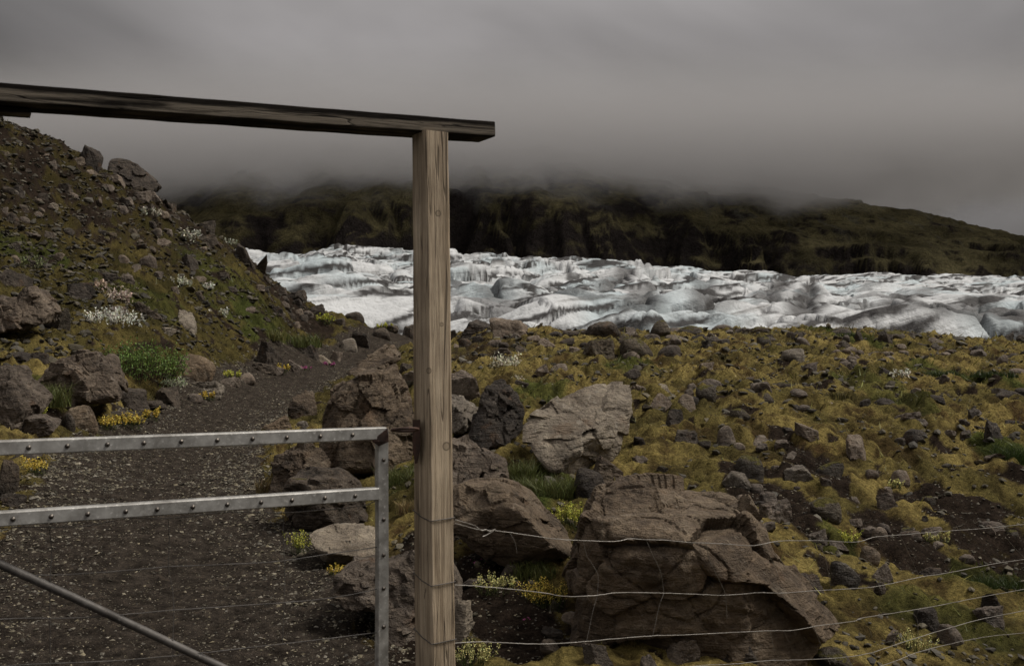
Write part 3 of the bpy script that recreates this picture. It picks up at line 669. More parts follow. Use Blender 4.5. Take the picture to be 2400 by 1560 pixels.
hero([[(1040,1142,.4),(1110,1125,.5),(1165,1130,.12),(1190,1126,.4),(1240,1150,.5),(1292,1210,.6),(1342,1268,.4),(1332,1300,.02),(1215,1190,-.10),(1288,1274,-.14),
       (1045,1240,.1),(1110,1290,.05),(1180,1335,.05),(1300,1335,.1)]], 6.15,
     "reddish boulder with a sloping pale face right of the post", M_ROCKT, 0.45, 6, seed=10, rough=0.6, chip=0.95)
hero([[(1380,1225,.18),(1405,1165,.6),(1480,1136,.8),(1560,1138,.95),(1640,1153,.95),(1725,1157,.85),(1747,1190,.5),(1745,1240,.22),(1690,1272,.02),(1560,1296,-.03),(1440,1290,.02),
       (1342,1400,.22),(1350,1500,.25),(1450,1545,.15),(1560,1560,.06),(1700,1580,.02),(1880,1555,.12),(1925,1470,.25),(1800,1305,.3),(1650,1420,-.02)],
      [(1745,1302,.3),(1780,1280,.5),(1830,1310,.6),(1910,1390,.6),(1947,1440,.5),(1964,1480,.35),(1930,1502,.1),(1880,1440,.0),(1800,1370,.05),(1850,1500,.3)],
      [(1735,1205,.35),(1760,1190,.5),(1787,1220,.5),(1792,1285,.4),(1745,1265,.25)]], 4.95,
     "biggest brown boulder with cracked lichen-spotted face behind the wire fence", M_ROCKT, 0.7, 7, seed=12, chip=0.92)
hero([[(-60,880,.5),(20,845,.5),(42,890,.3),(90,935,.3),(72,952,.1),(52,1000,0),(-40,1025,0)], [(-50,900,.1),(30,885,.1),(40,920,0),(52,965,-.1),(30,1015,-.15),(-50,1035,0)]], 11.6,
     "sharp cornered boulder cut by the left edge of the photo", M_ROCK, 0.6, seed=13)
hero([[(115,850,.3),(150,830,.4),(190,820,.5),(230,822,.5),(247,850,.3),(266,890,.2),(274,940,.1),(200,950,0),(120,945,0),(85,900,.2)],
      [(120,850,0),(165,853,-.1),(208,905,-.22),(196,955,-.2),(130,950,-.1),(100,905,0)]], 13.6,
     "big jagged dark boulder left of the green shrub", M_ROCK, 0.7, 6, seed=14)
hero([[(238,390,.3),(250,366,.5),(275,366,.6),(330,392,.6),(355,420,.5),(368,438,.4),(362,458,.2),(300,440,0),(262,415,0)]], 28.6,
     "large dark boulder on the skyline of the left hill", M_ROCKD, 1.0, seed=15)
hero([[(40,680,.3),(75,668,.4),(100,690,.4),(112,735,.1),(95,765,0),(40,760,0),(20,715,.2)], [(-40,700,.3),(20,690,.3),(50,730,0),(45,775,-.1),(-40,785,0)]], 16.2,
     "pair of tilted grey blocks on the left slope at the photo's edge", M_ROCK, 0.7, seed=16)

# ---------------------------------------------------------------- medium and small stones, one by one
T = [ # u, bottom v, width, height, kind, material, label (None: one of its group)
 (712,985,66,58,'a','T',"brown wedge stone left of the tall peaked boulder"),
 (655,1010,92,38,'a','T',"low brown stone at the path edge above the top gate rail"),
 (708,1006,34,18,'r','P',"small pale stone between wedge stone and low brown stone"),
 (1092,950,80,80,'a','S',"grey boulder behind the block right of the post"),
 (960,905,60,40,'a','S',"grey stone half hidden behind the post at path height"),
 (948,870,40,24,'f','D',"dark flat stone left of the post near the path"),
 (1418,1145,92,68,'a','T',"pointed brown stone below the big tilted slab"),
 (1386,1195,82,68,'r','D',"round dark stone beside grass mound above the biggest boulder"),
 (452,890,96,58,'r','T',"smooth rounded brown boulder right of the green shrub"),
 (186,1010,84,58,'r','T',"egg shaped boulder on the left path edge"),
 (158,1006,36,40,'r','D',"reddish dark stone touching the egg shaped boulder"),
 (302,955,132,50,'f','D',"long flat dark rock in front of the silver willow"),
 (398,950,66,40,'f','D',"flat dark rock end to end with the long flat rock"),
 (486,925,78,32,'f','P',"pale topped slab stone beside the path"),
 (540,910,44,24,'a','S',"small brown stone right of the pale topped slab"),
 (578,898,44,26,'r','S',"rounded stone at the path edge below the dark pyramid boulder"),
 (454,940,40,20,'r','S',"low stone beside yellow flowers on the path edge"),
 (630,866,80,72,'a','D',"dark pyramid boulder left of the path bend"),
 (615,878,70,26,'f','D',"low dark stone in front of the dark pyramid boulder"),
 (690,872,48,30,'a','S',"grey brown stone right of the dark pyramid boulder"),
 (728,842,48,32,'a','D',"dark stone in grass at the path bend"),
 (752,848,52,16,'f','P',"flat pale stone with pink flowers at its foot"),
 (786,846,34,22,'a','S',"small block stone next to the flat pale stone"),
 (818,824,42,30,'r','P',"striped pale round stone at the path bend"),
 (845,816,52,36,'a','D',"dark block behind the striped pale stone"),
 (895,796,42,26,'r','D',"dark stone left of the path crest"),
 (832,752,46,28,'r','D',"rounded dark boulder at the foot of the hill against the ice"),
 (905,760,60,16,'f','D',"flat dark rock on the crest against the ice"),
 (958,764,40,34,'a','D',"dark crest rock half hidden by the post"),
 (290,990,78,22,'f','D',"flat step stone behind yellow flowers"),
 (348,962,90,18,'f','D',"thin slab stone above the yellow flowers"),
 (90,1025,130,36,'a','S',"low broken rock above the top gate rail at left"),
 (10,1160,70,90,'a','D',"black rock at the left edge between the gate rails"),
 (60,1085,90,30,'f','D',"dark rock just under the top gate rail at left"),
 (30,1180,60,30,'a','D',"low dark stone at the left path edge"),
 (95,855,60,28,'a','D',"small slanted block left of the big jagged boulder"),
 (50,845,90,26,'f','D',"flat dark rock above the sharp cornered boulder"),
 (285,915,40,22,'a','S',"brown stone beside the big jagged boulder"),
 (437,772,62,46,'a','P',"pale angular stone standing on the left slope"),
 (393,784,36,15,'f','P',"small pale flat stone below the pale angular stone"),
 (345,738,76,34,'a','D',"long dark block above the silver willows"),
 (275,730,54,20,'f','S',"flat stone left of the long dark block"),
 (190,700,90,44,'a','D',"slanting dark slab on the left slope"),
 (130,775,70,52,'a','M',"moss topped dark rock left of the silver willows"),
 (30,672,84,42,'a','D',"dark ledge rock at the left edge of the slope"),
 (300,668,46,26,'a','S',"grey rock above the pinkish willow"),
 (347,626,38,28,'r','S',"rounded brown rock in the left rubble"),
 (443,626,42,32,'a','D',"cube shaped dark rock on the left slope"),
 (478,573,68,34,'a','D',"dark wedge rock with willow around it on the hill"),
 (482,531,44,28,'a','D',"black rock on the hill skyline above the wedge rock"),
 (571,620,58,48,'a','D',"dark crest rock where the hill meets the ice"),
 (606,632,50,40,'a','M',"mossy crest rock right of its dark neighbour at the ice"),
 (214,394,52,52,'a','D',"upright dark rock on the hill skyline left of the large boulder"),
 (362,482,34,28,'a','S',"block below the large skyline boulder"),
 (400,494,24,22,'a','D',"small black cube on the hill skyline"),
 (270,425,46,20,'f','S',None),(330,470,44,24,'a','S',None),(300,480,38,22,'f','S',None),(345,500,44,26,'a','D',None),(250,450,36,20,'a','S',None),(286,500,32,18,'f','S',None),
 (378,520,34,18,'f','S',None),(230,480,30,18,'f','S',None),(170,472,26,16,'f','S',None),(118,500,30,11,'f','P',None),(155,457,32,24,'a','D',None),(185,513,24,9,'f','P',None),(38,457,26,11,'f','P',None),
 (378,577,40,18,'f','S',None),(392,546,28,15,'f','S',None),(330,588,30,14,'f','D',None),(250,657,50,20,'f','D',None),(312,636,30,16,'f','S',None),(370,651,24,18,'a','S',None),(465,657,36,14,'f','S',None),
 (585,742,28,18,'a','S',None),(517,713,22,10,'f','D',None),(410,698,22,14,'a','S',None),(466,704,30,20,'a','D',None),(650,735,40,26,'a','D',None),(690,705,38,20,'a','D',None),(720,740,34,20,'a','S',None),
 (660,690,30,24,'a','D',None),(705,690,30,24,'a','D',None),(740,735,44,26,'a','D',None),(610,690,26,16,'a','S',None),(765,745,30,20,'a','D',None),
 (640,880,60,20,'f','S',None),(545,690,26,14,'f','D',None),(80,560,40,14,'f','S',None),
 (1192,790,92,52,'a','S',"largest peaked boulder on the crest against the ice"),
 (1120,786,88,34,'a','D',"broad dark boulder left of the peaked crest boulder"),
 (1415,794,84,40,'r','D',"rounded dark boulder on the crest between ice lobes"),
 (1375,792,42,20,'r','D',"small dark rock touching the rounded crest boulder"),
 (1400,842,92,54,'a','M',"moss capped boulder below the crest"),
 (1492,838,80,46,'r','M',"dark mossy dome boulder right of the moss capped boulder"),
 (1546,794,48,32,'r','M',"dark mossy rock on the crest in front of a soot streak"),
 (1615,784,58,22,'r','M',"mossy hummock rock on the crest"),
 (1692,776,50,20,'r','S',"smooth rounded rock highest on the crest right of the hummock"),
 (1708,784,24,15,'a','P',"small pale pyramid stone on the crest"),
 (1737,782,42,19,'a','D',"dark angular crest rock right of the pale pyramid"),
 (1670,810,40,24,'r','D',"dark block just below the crest"),
 (1570,840,58,36,'r','D',"dark rounded rock below the crest left of the flat stones"),
 (1860,856,58,27,'r','P',"oblong pale boulder lying in the middle of the slope"),
 (2077,884,40,30,'a','D',"black pointed rock beside a white flowering plant"),
 (1706,1036,52,54,'r','S',"tall rounded stone with dark foot on the mossy slope"),
 (1606,1040,60,42,'a','D',"black cracked rock on the mossy slope"),
 (1607,960,48,48,'r','S',"upright rounded stone in the row above the slope"),
 (1666,912,56,24,'r','S',"flat rounded stone on the yellow moss"),
 (1782,934,54,28,'a','S',"wedge stone with pale edge on yellow moss"),
 (1890,1024,60,38,'a','S',"ridged stone at the head of the gravel gully"),
 (2010,1068,62,50,'a','S',"large grey stone right of the gravel gully"),
 (1755,1114,74,52,'r','M',"mossy dark mound rock above the biggest boulder"),
 (1722,1142,68,38,'f','P',"pale flat topped stone behind the biggest boulder"),
 (1870,1137,68,36,'a','P',"pale angular stone at the foot of the gravel gully"),
 (1942,1132,68,42,'r','M',"moss topped round rock right of the gully foot"),
 (1812,1224,80,54,'a','S',"dark wedge boulder right of the biggest boulder"),
 (1806,1184,48,34,'a','S',"grey stone above the dark wedge boulder"),
 (1935,1218,76,46,'r','M',"low mossy rock right of the dark wedge boulder"),
 (1980,1392,68,52,'r','L',"rounded stone spotted with white lichen behind the fence"),
 (2060,1376,56,40,'a','S',"angular grey stone right of the white spotted stone"),
 (2172,1474,66,50,'a','D',"dark peaked rock between the lower fence wires"),
 (2312,1430,54,50,'a','D',"dark stacked rock near the right edge behind fence"),
 (2226,1516,62,44,'r','S',"smooth rounded stone under the fourth fence wire"),
 (2318,1474,68,38,'a','S',"flat grey rock crossed by the fourth fence wire"),
 (1955,1558,100,46,'r','M',"dark mossy rock at the bottom beside the biggest boulder"),
 (2332,1044,56,44,'a','D',"dark split rock near the right edge of the slope"),
 (2128,990,58,25,'f','S',"broad flat stone on the upper right slope"),
 (2145,1037,54,35,'r','D',"dark rounded stone below the broad flat stone"),
 (2284,978,32,23,'a','D',"small black pyramid stone on the right slope"),
 (2084,1197,52,38,'a','S',"grey wedge stone above the dark soil"),
 (1080,1505,64,92,'a','P',"pale rock right of the foot of the wooden post"),
 (1597,1552,84,60,'a','S',"brown rock leaning at the foot of the biggest boulder"),
 (1712,1556,110,42,'f','D',"long reddish rock under the biggest boulder"),
 (1460,1452,90,18,'f','S',"thin slab lying under the biggest boulder's overhang"),
 (1450,1494,42,28,'a','T',"small red brown stone under the biggest boulder"),
 (1338,1456,48,26,'r','S',"oval stone at the left foot of the biggest boulder"),
 (1525,1568,50,36,'a','S',"square stone at the bottom edge below the biggest boulder"),
 (1400,1572,72,40,'a','D',"dark stone at the bottom edge left of the square stone"),
 (1290,1545,50,28,'r','D',"dark rounded stone in gravel near the bottom edge"),
 (1295,1485,52,24,'a','D',"dark angular stone between gravel and yellow moss"),
 (1192,1334,54,28,'f','S',"flat stone among flowers right of the post"),
 (1334,1242,24,16,'r','S',None),(1298,1408,36,22,'a','D',None),(1105,1374,40,14,'f','S',None),
 (1340,792,46,16,'r','D',None),(1300,788,42,16,'r','D',None),(1062,794,42,26,'a','D',None),(1577,784,42,16,'r','S',None),(1590,800,62,16,'f','S',None),(1480,794,42,20,'r','S',None),(1780,780,42,14,'r','M',None),
 (1640,796,42,15,'a','D',None),(1800,800,46,20,'r','D',None),(1860,794,32,18,'r','D',None),(1925,790,34,20,'r','D',None),(1970,787,56,24,'r','D',None),(1881,815,38,20,'r','S',None),(1977,820,32,22,'r','D',None),(2015,810,22,22,'a','D',None),
 (2075,808,38,20,'a','D',None),(2095,796,52,18,'r','M',None),(2185,804,50,20,'f','S',None),(2245,824,38,14,'f','D',None),(2290,836,48,20,'f','S',None),(2220,848,48,17,'f','S',None),(2375,838,32,16,'a','D',None),(2385,880,32,16,'r','S',None),
 (1937,875,38,14,'r','P',None),(1901,877,34,18,'a','S',None),(1550,958,58,34,'a','S',None),(1657,942,52,32,'r','M',None),(1556,927,34,18,'f','P',None),(1622,906,26,18,'r','S',None),(1737,980,50,24,'r','M',None),(1582,1002,46,34,'a','D',None),
 (1781,1030,46,17,'f','S',None),(1785,1046,34,18,'f','S',None),(2160,997,30,13,'f','S',None),(2368,1004,38,22,'a','D',None),(2264,1024,34,20,'a','D',None),(1857,1074,36,20,'a','S',None),(2112,1137,44,32,'r','S',None),
 (1738,1167,42,20,'f','S',None),(1772,1152,36,20,'r','S',None),(1772,1182,42,20,'a','D',None),(1830,1048,36,18,'a','S',None),(2330,1088,52,17,'f','S',None),(2074,948,52,22,'r','D',None),(1887,958,38,15,'r','S',None),(1873,946,38,16,'r','S',None),
 (1950,951,28,13,'r','S',None),(2190,948,44,16,'r','D',None),(2338,917,46,16,'f','D',None),(2150,923,32,12,'f','S',None),(2362,934,60,20,'r','D',None),(1842,906,44,16,'r','M',None),(1889,908,38,13,'r','D',None),(1482,892,42,26,'r','D',None),
 (1915,1264,48,34,'a','S',None),(2060,1265,36,27,'r','S',None),(2123,1248,40,22,'r','S',None),(2140,1268,36,22,'r','S',None),(2180,1248,58,22,'f','S',None),(2325,1240,54,20,'f','S',None),(2040,1244,42,26,'a','S',None),(2002,1224,38,16,'f','S',None),
 (1965,1292,46,20,'a','S',None),(2040,1330,48,36,'r','T',None),(2182,1340,60,27,'a','D',None),(2066,1402,30,28,'a','D',None),(2088,1510,36,28,'a','S',None),(1798,1260,36,22,'a','S',None),(1902,1382,58,42,'a','D',None),(2265,1300,36,18,'r','S',None),
 (1250,800,34,14,'r','S',None),(1220,822,40,20,'a','D',None),(1160,810,36,18,'r','S',None),(1120,800,30,16,'r','D',None),(1180,838,50,20,'a','D',None),(1280,822,44,18,'f','S',None),(1310,870,44,22,'r','S',None),(1275,880,40,28,'a','S',None),(1335,888,34,24,'a','D',None),
 (1220,905,40,22,'a','D',None),(1130,848,28,16,'a','D',None),(1090,815,32,20,'r','D',None),(1480,845,40,18,'r','S',None),(1490,930,50,22,'a','S',None),(1480,990,34,26,'a','D',None),(1650,1060,30,16,'r','M',None),(1500,1060,30,20,'a','D',None),
]
MM = {'T': M_ROCKT, 'P': M_ROCKP, 'S': M_ROCKS, 'D': M_ROCKD, 'M': M_ROCKM, 'L': M_LICH}
import re
_cut = re.compile(r"\s(?:lying|standing|on|at|beside|left|right|with|between|behind|in|below|above|near|under|highest|where|touching|just|end|half|and|against|among|cut|jutting|from|capped|crossed|leaning|before|spotted)\s.*")
HEROES = [(860,960,"tall peaked brown boulder"),(690,1110,"brown boulder between the rails"),(755,1160,"dark pitted boulder"),(810,1260,"flat pale grey slab"),(1170,960,"upright dark boulder"),(1350,1000,"large tilted slab boulder"),
          (1200,1210,"slab capped boulder"),(1650,1340,"biggest brown boulder"),(180,880,"big jagged dark boulder"),(305,410,"large skyline boulder"),(70,720,"pair of tilted grey blocks"),(325,840,"bushy green shrub"),(270,740,"largest silvery willow"),(2035,835,"cobble heap"),(1890,1080,"gravel gully"),(1190,850,"cream white willow")]
_short = {}
for row in T:
    if row[6]: _short.setdefault(_cut.sub("", row[6]), []).append((row[0], row[1]-row[3]/2))
LAND = HEROES+[(p[0][0], p[0][1], n) for n, p in _short.items() if len(p) == 1 and len(n.split()) >= 3]
_taken = set()
TONE = {'T': "brown", 'P': "pale", 'S': "grey brown", 'D': "dark", 'M': "moss flecked", 'L': "spotted"}; SHP = {'a': "angular", 'r': "rounded", 'f': "flat"}
def unique_label(u, v, w, m, k):
    size = "tiny" if w < 20 else "small" if w < 36 else "middling"
    order = sorted(LAND, key=lambda q: (q[0]-u)**2+(1.6*(q[1]-v))**2)
    for q in order[:14]:
        dx, dy = u-q[0], v-q[1]
        side = "right of" if dx > 0 and dx > 1.4*abs(dy) else "left of" if dx < 0 and -dx > 1.4*abs(dy) else "above" if dy < 0 else "below"
        lab = f"{size} {TONE[m]} {SHP[k]} stone {side} the {q[2]}"
        if lab not in _taken: _taken.add(lab); return lab
    return lab
def zone(u, v): return "stones on the left hillside" if u < 800 else "stones along the crest" if v < 830 else "stones on the mossy right slope"
for u, vb, w, h, k, m, lab in T:
    g = None
    if lab is None: lab, g = unique_label(u, vb-h/2, w, m, k), zone(u, vb)
    stone(u, vb, w, h, lab, MM[m], k, cat="boulder" if w > 60 else "stone", name="boulder" if w > 60 else "stone", group=g, depth=0.9 if k != 'f' else 1.1)
# heap of cobbles on the right slope
for i in range(26):
    u = 1955+rng.uniform(0, 165); v = 822+rng.uniform(0, 30)+(20 if u < 1990 else 0)*rng.uniform(0, 1)
    stone(u, v, rng.uniform(16, 32), rng.uniform(9, 15), "smooth cobble in the loose heap on the upper right slope", M_ROCKS, 'r', name="cobble", cat="cobble", group="cobble heap", level=3)
# further individual stones
def fill(n, box, wr, hr, mats, ok=lambda u, v: True):
    k = 0
    while k < n:
        u, v = rng.uniform(box[0], box[2]), rng.uniform(box[1], box[3])
        if not ok(u, v): continue
        w = rng.uniform(*wr)**1; k += 1; m = mats[int(rng.integers(len(mats)))]; kd = 'arf'[int(rng.integers(3))]; hh = w*rng.uniform(*hr)
        stone(u, v, w, hh, unique_label(u, v-hh/2, w, m, kd), MM[m], kd, group=zone(u, v), level=3)
def on_hill(u, v): return v > np.interp(u, [0, 100, 200, 300, 370, 430, 510, 600, 680, 760, 830], [280, 315, 365, 425, 460, 505, 555, 615, 690, 730, 760])
fill(62, (0, 290, 640, 660), (14, 32), (.4, .75), "SSDDM", on_hill)
fill(16, (560, 640, 800, 770), (14, 28), (.5, .8), "DDS", lambda u, v: on_hill(u, v) and u > 620)
fill(50, (1060, 780, 2400, 835), (18, 40), (.4, .7), "SDDM")
fill(40, (1500, 850, 2400, 1300), (18, 40), (.4, .7), "SSDM", lambda u, v: not (v > 1120 and u < 1850))

#@@PLANTS@@
# ---------------------------------------------------------------- loose gravel, rubble and moss: stuff
def scatter_pebbles(name, label, x, y, size, tint, flat=0.6, mat=None, cat="gravel", shape=None):
    """one joined mesh of small rough stones"""
    n = len(x); z = gz(x, y)
    V0, F0 = shape or ico(1)
    V = np.broadcast_to(V0[None], (n, *V0.shape)).copy()
    V *= 1+0.30*rng.normal(size=V.shape[:2])[..., None].clip(-1.2, 1.2)
    V *= np.stack([rng.uniform(0.7, 1.3, n), rng.uniform(0.7, 1.2, n), rng.uniform(0.6, 1.2, n)*flat], 1)[:, None]
    a = rng.uniform(0, 6.28, n); ca, sa = np.cos(a)[:, None], np.sin(a)[:, None]
    V[..., 0], V[..., 1] = V[..., 0]*ca-V[..., 1]*sa, V[..., 0]*sa+V[..., 1]*ca
    V[..., 2] += V[..., 0]*rng.uniform(-.4, .4, n)[:, None]+V[..., 1]*rng.uniform(-.4, .4, n)[:, None]
    V = V*size[:, None, None]*0.5+np.stack([x, y, z+size*flat*0.12], 1)[:, None]
    f = F0[None]+(np.arange(n)*len(V0))[:, None, None]
    c = np.repeat(tint, len(V0), axis=0)
    o = mesh_np(name, V.reshape(-1, 3), f.reshape(-1, 3), mat or M_PEB, smooth=False, cols=c)
    return tag(o, label, cat, kind="stuff")
CHIP = (np.array([(1,0,0),(-1,0,0),(0,1,0),(0,-1,0),(.2,.1,1),(-.15,.1,-1)], float), np.array([(0,2,4),(2,1,4),(1,3,4),(3,0,4),(2,0,5),(1,2,5),(3,1,5),(0,3,5)]))
def rock_tint(n, lo=0.035, hi=0.13):
    b = lo+(hi-lo)*rng.beta(1.3, 2.6, n); w = rng.uniform(0.78, 0.92, n)
    return np.stack([b, b*(0.5+0.5*w)*0.95, b*w*w*0.88], 1)
def fan(n, y0, y1, a0=-0.56, a1=0.56):
    y = np.exp(rng.uniform(math.log(y0), math.log(y1), n)); return rng.uniform(a0, a1, n)*y, y
# path gravel
y = np.exp(rng.uniform(math.log(4.2), math.log(34), 40000)); c = np.interp(y, PATHC[:, 0], PATHC[:, 1]); hw = np.interp(y, PATHC[:, 0], PATHC[:, 2])
x = c+hw*rng.uniform(-1.12, 1.12, len(y)); e = np.abs(x-c)/hw
keep = (x/y > -0.6)&(rng.uniform(0, 1, len(y)) < 0.45+0.55*e)
x, y = x[keep], y[keep]; e = e[keep]
size = (0.007+0.016*rng.beta(1.2, 4, len(x))+0.018*(rng.uniform(0, 1, len(x)) < 0.14))*(0.75+0.5*e)*np.clip(y/6.5, 0.9, 1.7)
scatter_pebbles("gravel", "loose dark gravel strewn over the footpath", x, y, size, rock_tint(len(x), 0.03, 0.27), 0.55, shape=CHIP)
# gravel patches off the path
x, y = fan(42000, 4.2, 36); _, _, g, pm = surf(x, y)
k = (g > 0.42)&(pm < 0.4); x, y = x[k][:17000], y[k][:17000]
size = (0.010+0.030*rng.beta(1.1, 5, len(x)))*np.clip(y/7, 0.9, 2.4)
scatter_pebbles("soil_gravel", "dark gravel in the bare soil patches between moss", x, y, size, rock_tint(len(x), 0.028, 0.26), 0.6, shape=CHIP)
# rubble on the left hill and small stones on the slopes
x, y = fan(34000, 11, 34, -0.80, -0.17); hb = hbase(x, y); sel = ((hb > 1.1)&(path_mask(x, y) < 0.3))
x, y, hb = x[sel], y[sel], hb[sel]; dens = np.clip(0.45+0.35*(hb-2)+1.0*fbm(x*0.5, y*0.5, 31.0, 3), 0.03, 1)
k = rng.uniform(0, 1, len(x)) < dens; x, y = x[k][:10500], y[k][:10500]
size = (0.06+0.34*rng.beta(0.8, 5.5, len(x)))
scatter_pebbles("hill_rubble", "small rubble covering the left hillside", x, y, size, rock_tint(len(x), 0.025, 0.11), 0.6, cat="rubble")
x, y = fan(9000, 5.5, 31, -0.12, 0.56); k = rng.uniform(0, 1, len(x)) < np.clip(0.30+0.9*fbm(x*0.7, y*0.7, 33.0, 3)+0.35*sstep(14, 26, y), 0, 1)
x, y = x[k][:3000], y[k][:3000]; size = (0.03+0.16*rng.beta(1.1, 5, len(x)))*np.clip(y/11, 0.7, 1.8)
scatter_pebbles("slope_stones", "little stones strewn over the mossy right slope", x, y, size, rock_tint(len(x), 0.03, 0.13), 0.6, cat="rubble")

def blades(n, y0, y1, h0, h1, amin=-0.75, amax=0.66, gmax=0.5, bright=1.25, sel=None):
    x, y = fan(n, y0, y1, amin, amax); z, c, g, pm = surf(x, y)
    k = g < gmax
    if sel is not None: k &= sel(x, y)
    x, y, z, c = x[k], y[k], z[k], c[k]; m = len(x)
    sc_ = np.clip(y/9, 0.7, 2.6)
    h = rng.uniform(h0, h1, m)*sc_; w = rng.uniform(0.004, 0.009, m)*sc_
    a = rng.uniform(0, 6.28, m); l = rng.normal(size=(m, 2))*0.75*h[:, None]
    b = np.stack([x, y, z-0.01], 1)
    s = np.stack([np.cos(a)*w, np.sin(a)*w, 0*w], 1)
    tip = b+np.stack([l[:, 0], l[:, 1], h], 1)
    V = np.stack([b-s, b+s, tip], 1)
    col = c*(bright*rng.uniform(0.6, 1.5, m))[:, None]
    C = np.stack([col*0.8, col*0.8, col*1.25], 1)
    return V.reshape(-1, 3), np.arange(3*m).reshape(-1, 3), C.reshape(-1, 3)
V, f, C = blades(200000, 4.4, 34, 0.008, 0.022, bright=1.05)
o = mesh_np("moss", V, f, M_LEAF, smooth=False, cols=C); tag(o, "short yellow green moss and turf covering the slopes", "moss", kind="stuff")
V, f, C = blades(22000, 5, 30, 0.035, 0.09, gmax=0.35, bright=1.3, sel=lambda x, y: (blobs(GREEN, x, y) > 0.35)|(rng.uniform(0, 1, len(x)) < 0.14))
o = mesh_np("grass", V, f, M_LEAF, smooth=False, cols=C*np.array([0.95, 1.1, 0.8])); tag(o, "thin green grass in patches between the boulders", "grass", kind="stuff")

# ---------------------------------------------------------------- plants, one by one
def leafmesh(c, t, l, w, col):
    """rhombic leaves: centres, directions, lengths, widths, colours"""
    n = len(c); t = t/np.linalg.norm(t, axis=1)[:, None]; rd = rng.normal(size=(n, 3)); s = np.cross(t, rd); s /= np.linalg.norm(s, axis=1)[:, None]
    V = np.stack([c-t*l[:, None]/2, c+s*w[:, None]/2, c+t*l[:, None]/2, c-s*w[:, None]/2], 1)
    return V.reshape(-1, 3), np.arange(4*n).reshape(-1, 4), np.repeat(col, 4, axis=0)
def plant_root(name, u, vb, label, cat, group, d=None):
    x, y = ray(u, vb) if d is None else ((u-CX)/F*d, d)
    return empty(name, (x, y, float(gz(x, y)[0])), label, cat, group), y
def jit(col, n, k=0.35): return np.array(col)[None]*rng.uniform(1-k, 1+k, (n, 1))*rng.uniform(0.9, 1.1, (n, 3))
def flowers(u, vb, w, h, label, fcol, lcol=(0.06, 0.075, 0.02), n=26, group=None, name="flowering_plant", spike=0.5, d=None):
    r, y = plant_root(name, u, vb, label, "flower", group, d); W, Hh = w/F*y, h/F*y; pc = y/995.0
    st, fl, lf, S = [], [], [], []
    for i in range(n):
        rr = math.sqrt(rng.uniform(0, 1))*W/2; a = rng.uniform(0, 6.28); b = np.array([rr*math.cos(a), rr*0.7*math.sin(a), -0.02]); hh = Hh*rng.uniform(0.55, 1.0)
        tip = b+np.array([rng.normal()*0.18*hh+b[0]*0.25, rng.normal()*0.15*hh, hh]); S.append(tube(np.array([b, (b+tip)/2+rng.normal(size=3)*0.03*hh, tip]), 0.0016, 3))
        m = 22; k = rng.uniform(1-spike, 1.0, m)[:, None]; fl.append(b+(tip-b)*k+rng.normal(size=(m, 3))*0.045*hh*np.array([1, 1, .6]))
        m = 16; k = rng.uniform(0.05, 0.75, m)[:, None]; lf.append(b+(tip-b)*k+rng.normal(size=(m, 3))*0.07*hh)
    V, f = join(S); tag(mesh_np("stem", V, f, M_LEAF, r, cols=jit(lcol, len(V), 0.1)*0.8), kind="stuff")
    c = np.vstack(lf); t = rng.normal(size=c.shape)+np.array([0, 0, 0.8]); q = leafmesh(c, t, rng.uniform(1.6, 3.0, len(c))*pc*0.8, rng.uniform(0.5, 0.9, len(c))*pc*0.8, jit(lcol, len(c)))
    tag(mesh_np("leaf", q[0], q[1], M_LEAF, r, smooth=False, cols=q[2]), kind="stuff")
    c = np.vstack(fl); t = rng.normal(size=c.shape); q = leafmesh(c, t, rng.uniform(1.0, 2.0, len(c))*pc, rng.uniform(0.9, 1.6, len(c))*pc, jit(fcol, len(c)))
    tag(mesh_np("blossom", q[0], q[1], M_LEAF, r, smooth=False, cols=q[2]), kind="stuff"); return r
YEL, LIM, PAL, PNK, WHT = (0.66, 0.50, 0.10), (0.50, 0.50, 0.09), (0.62, 0.58, 0.24), (0.50, 0.14, 0.32), (0.5, 0.48, 0.38)
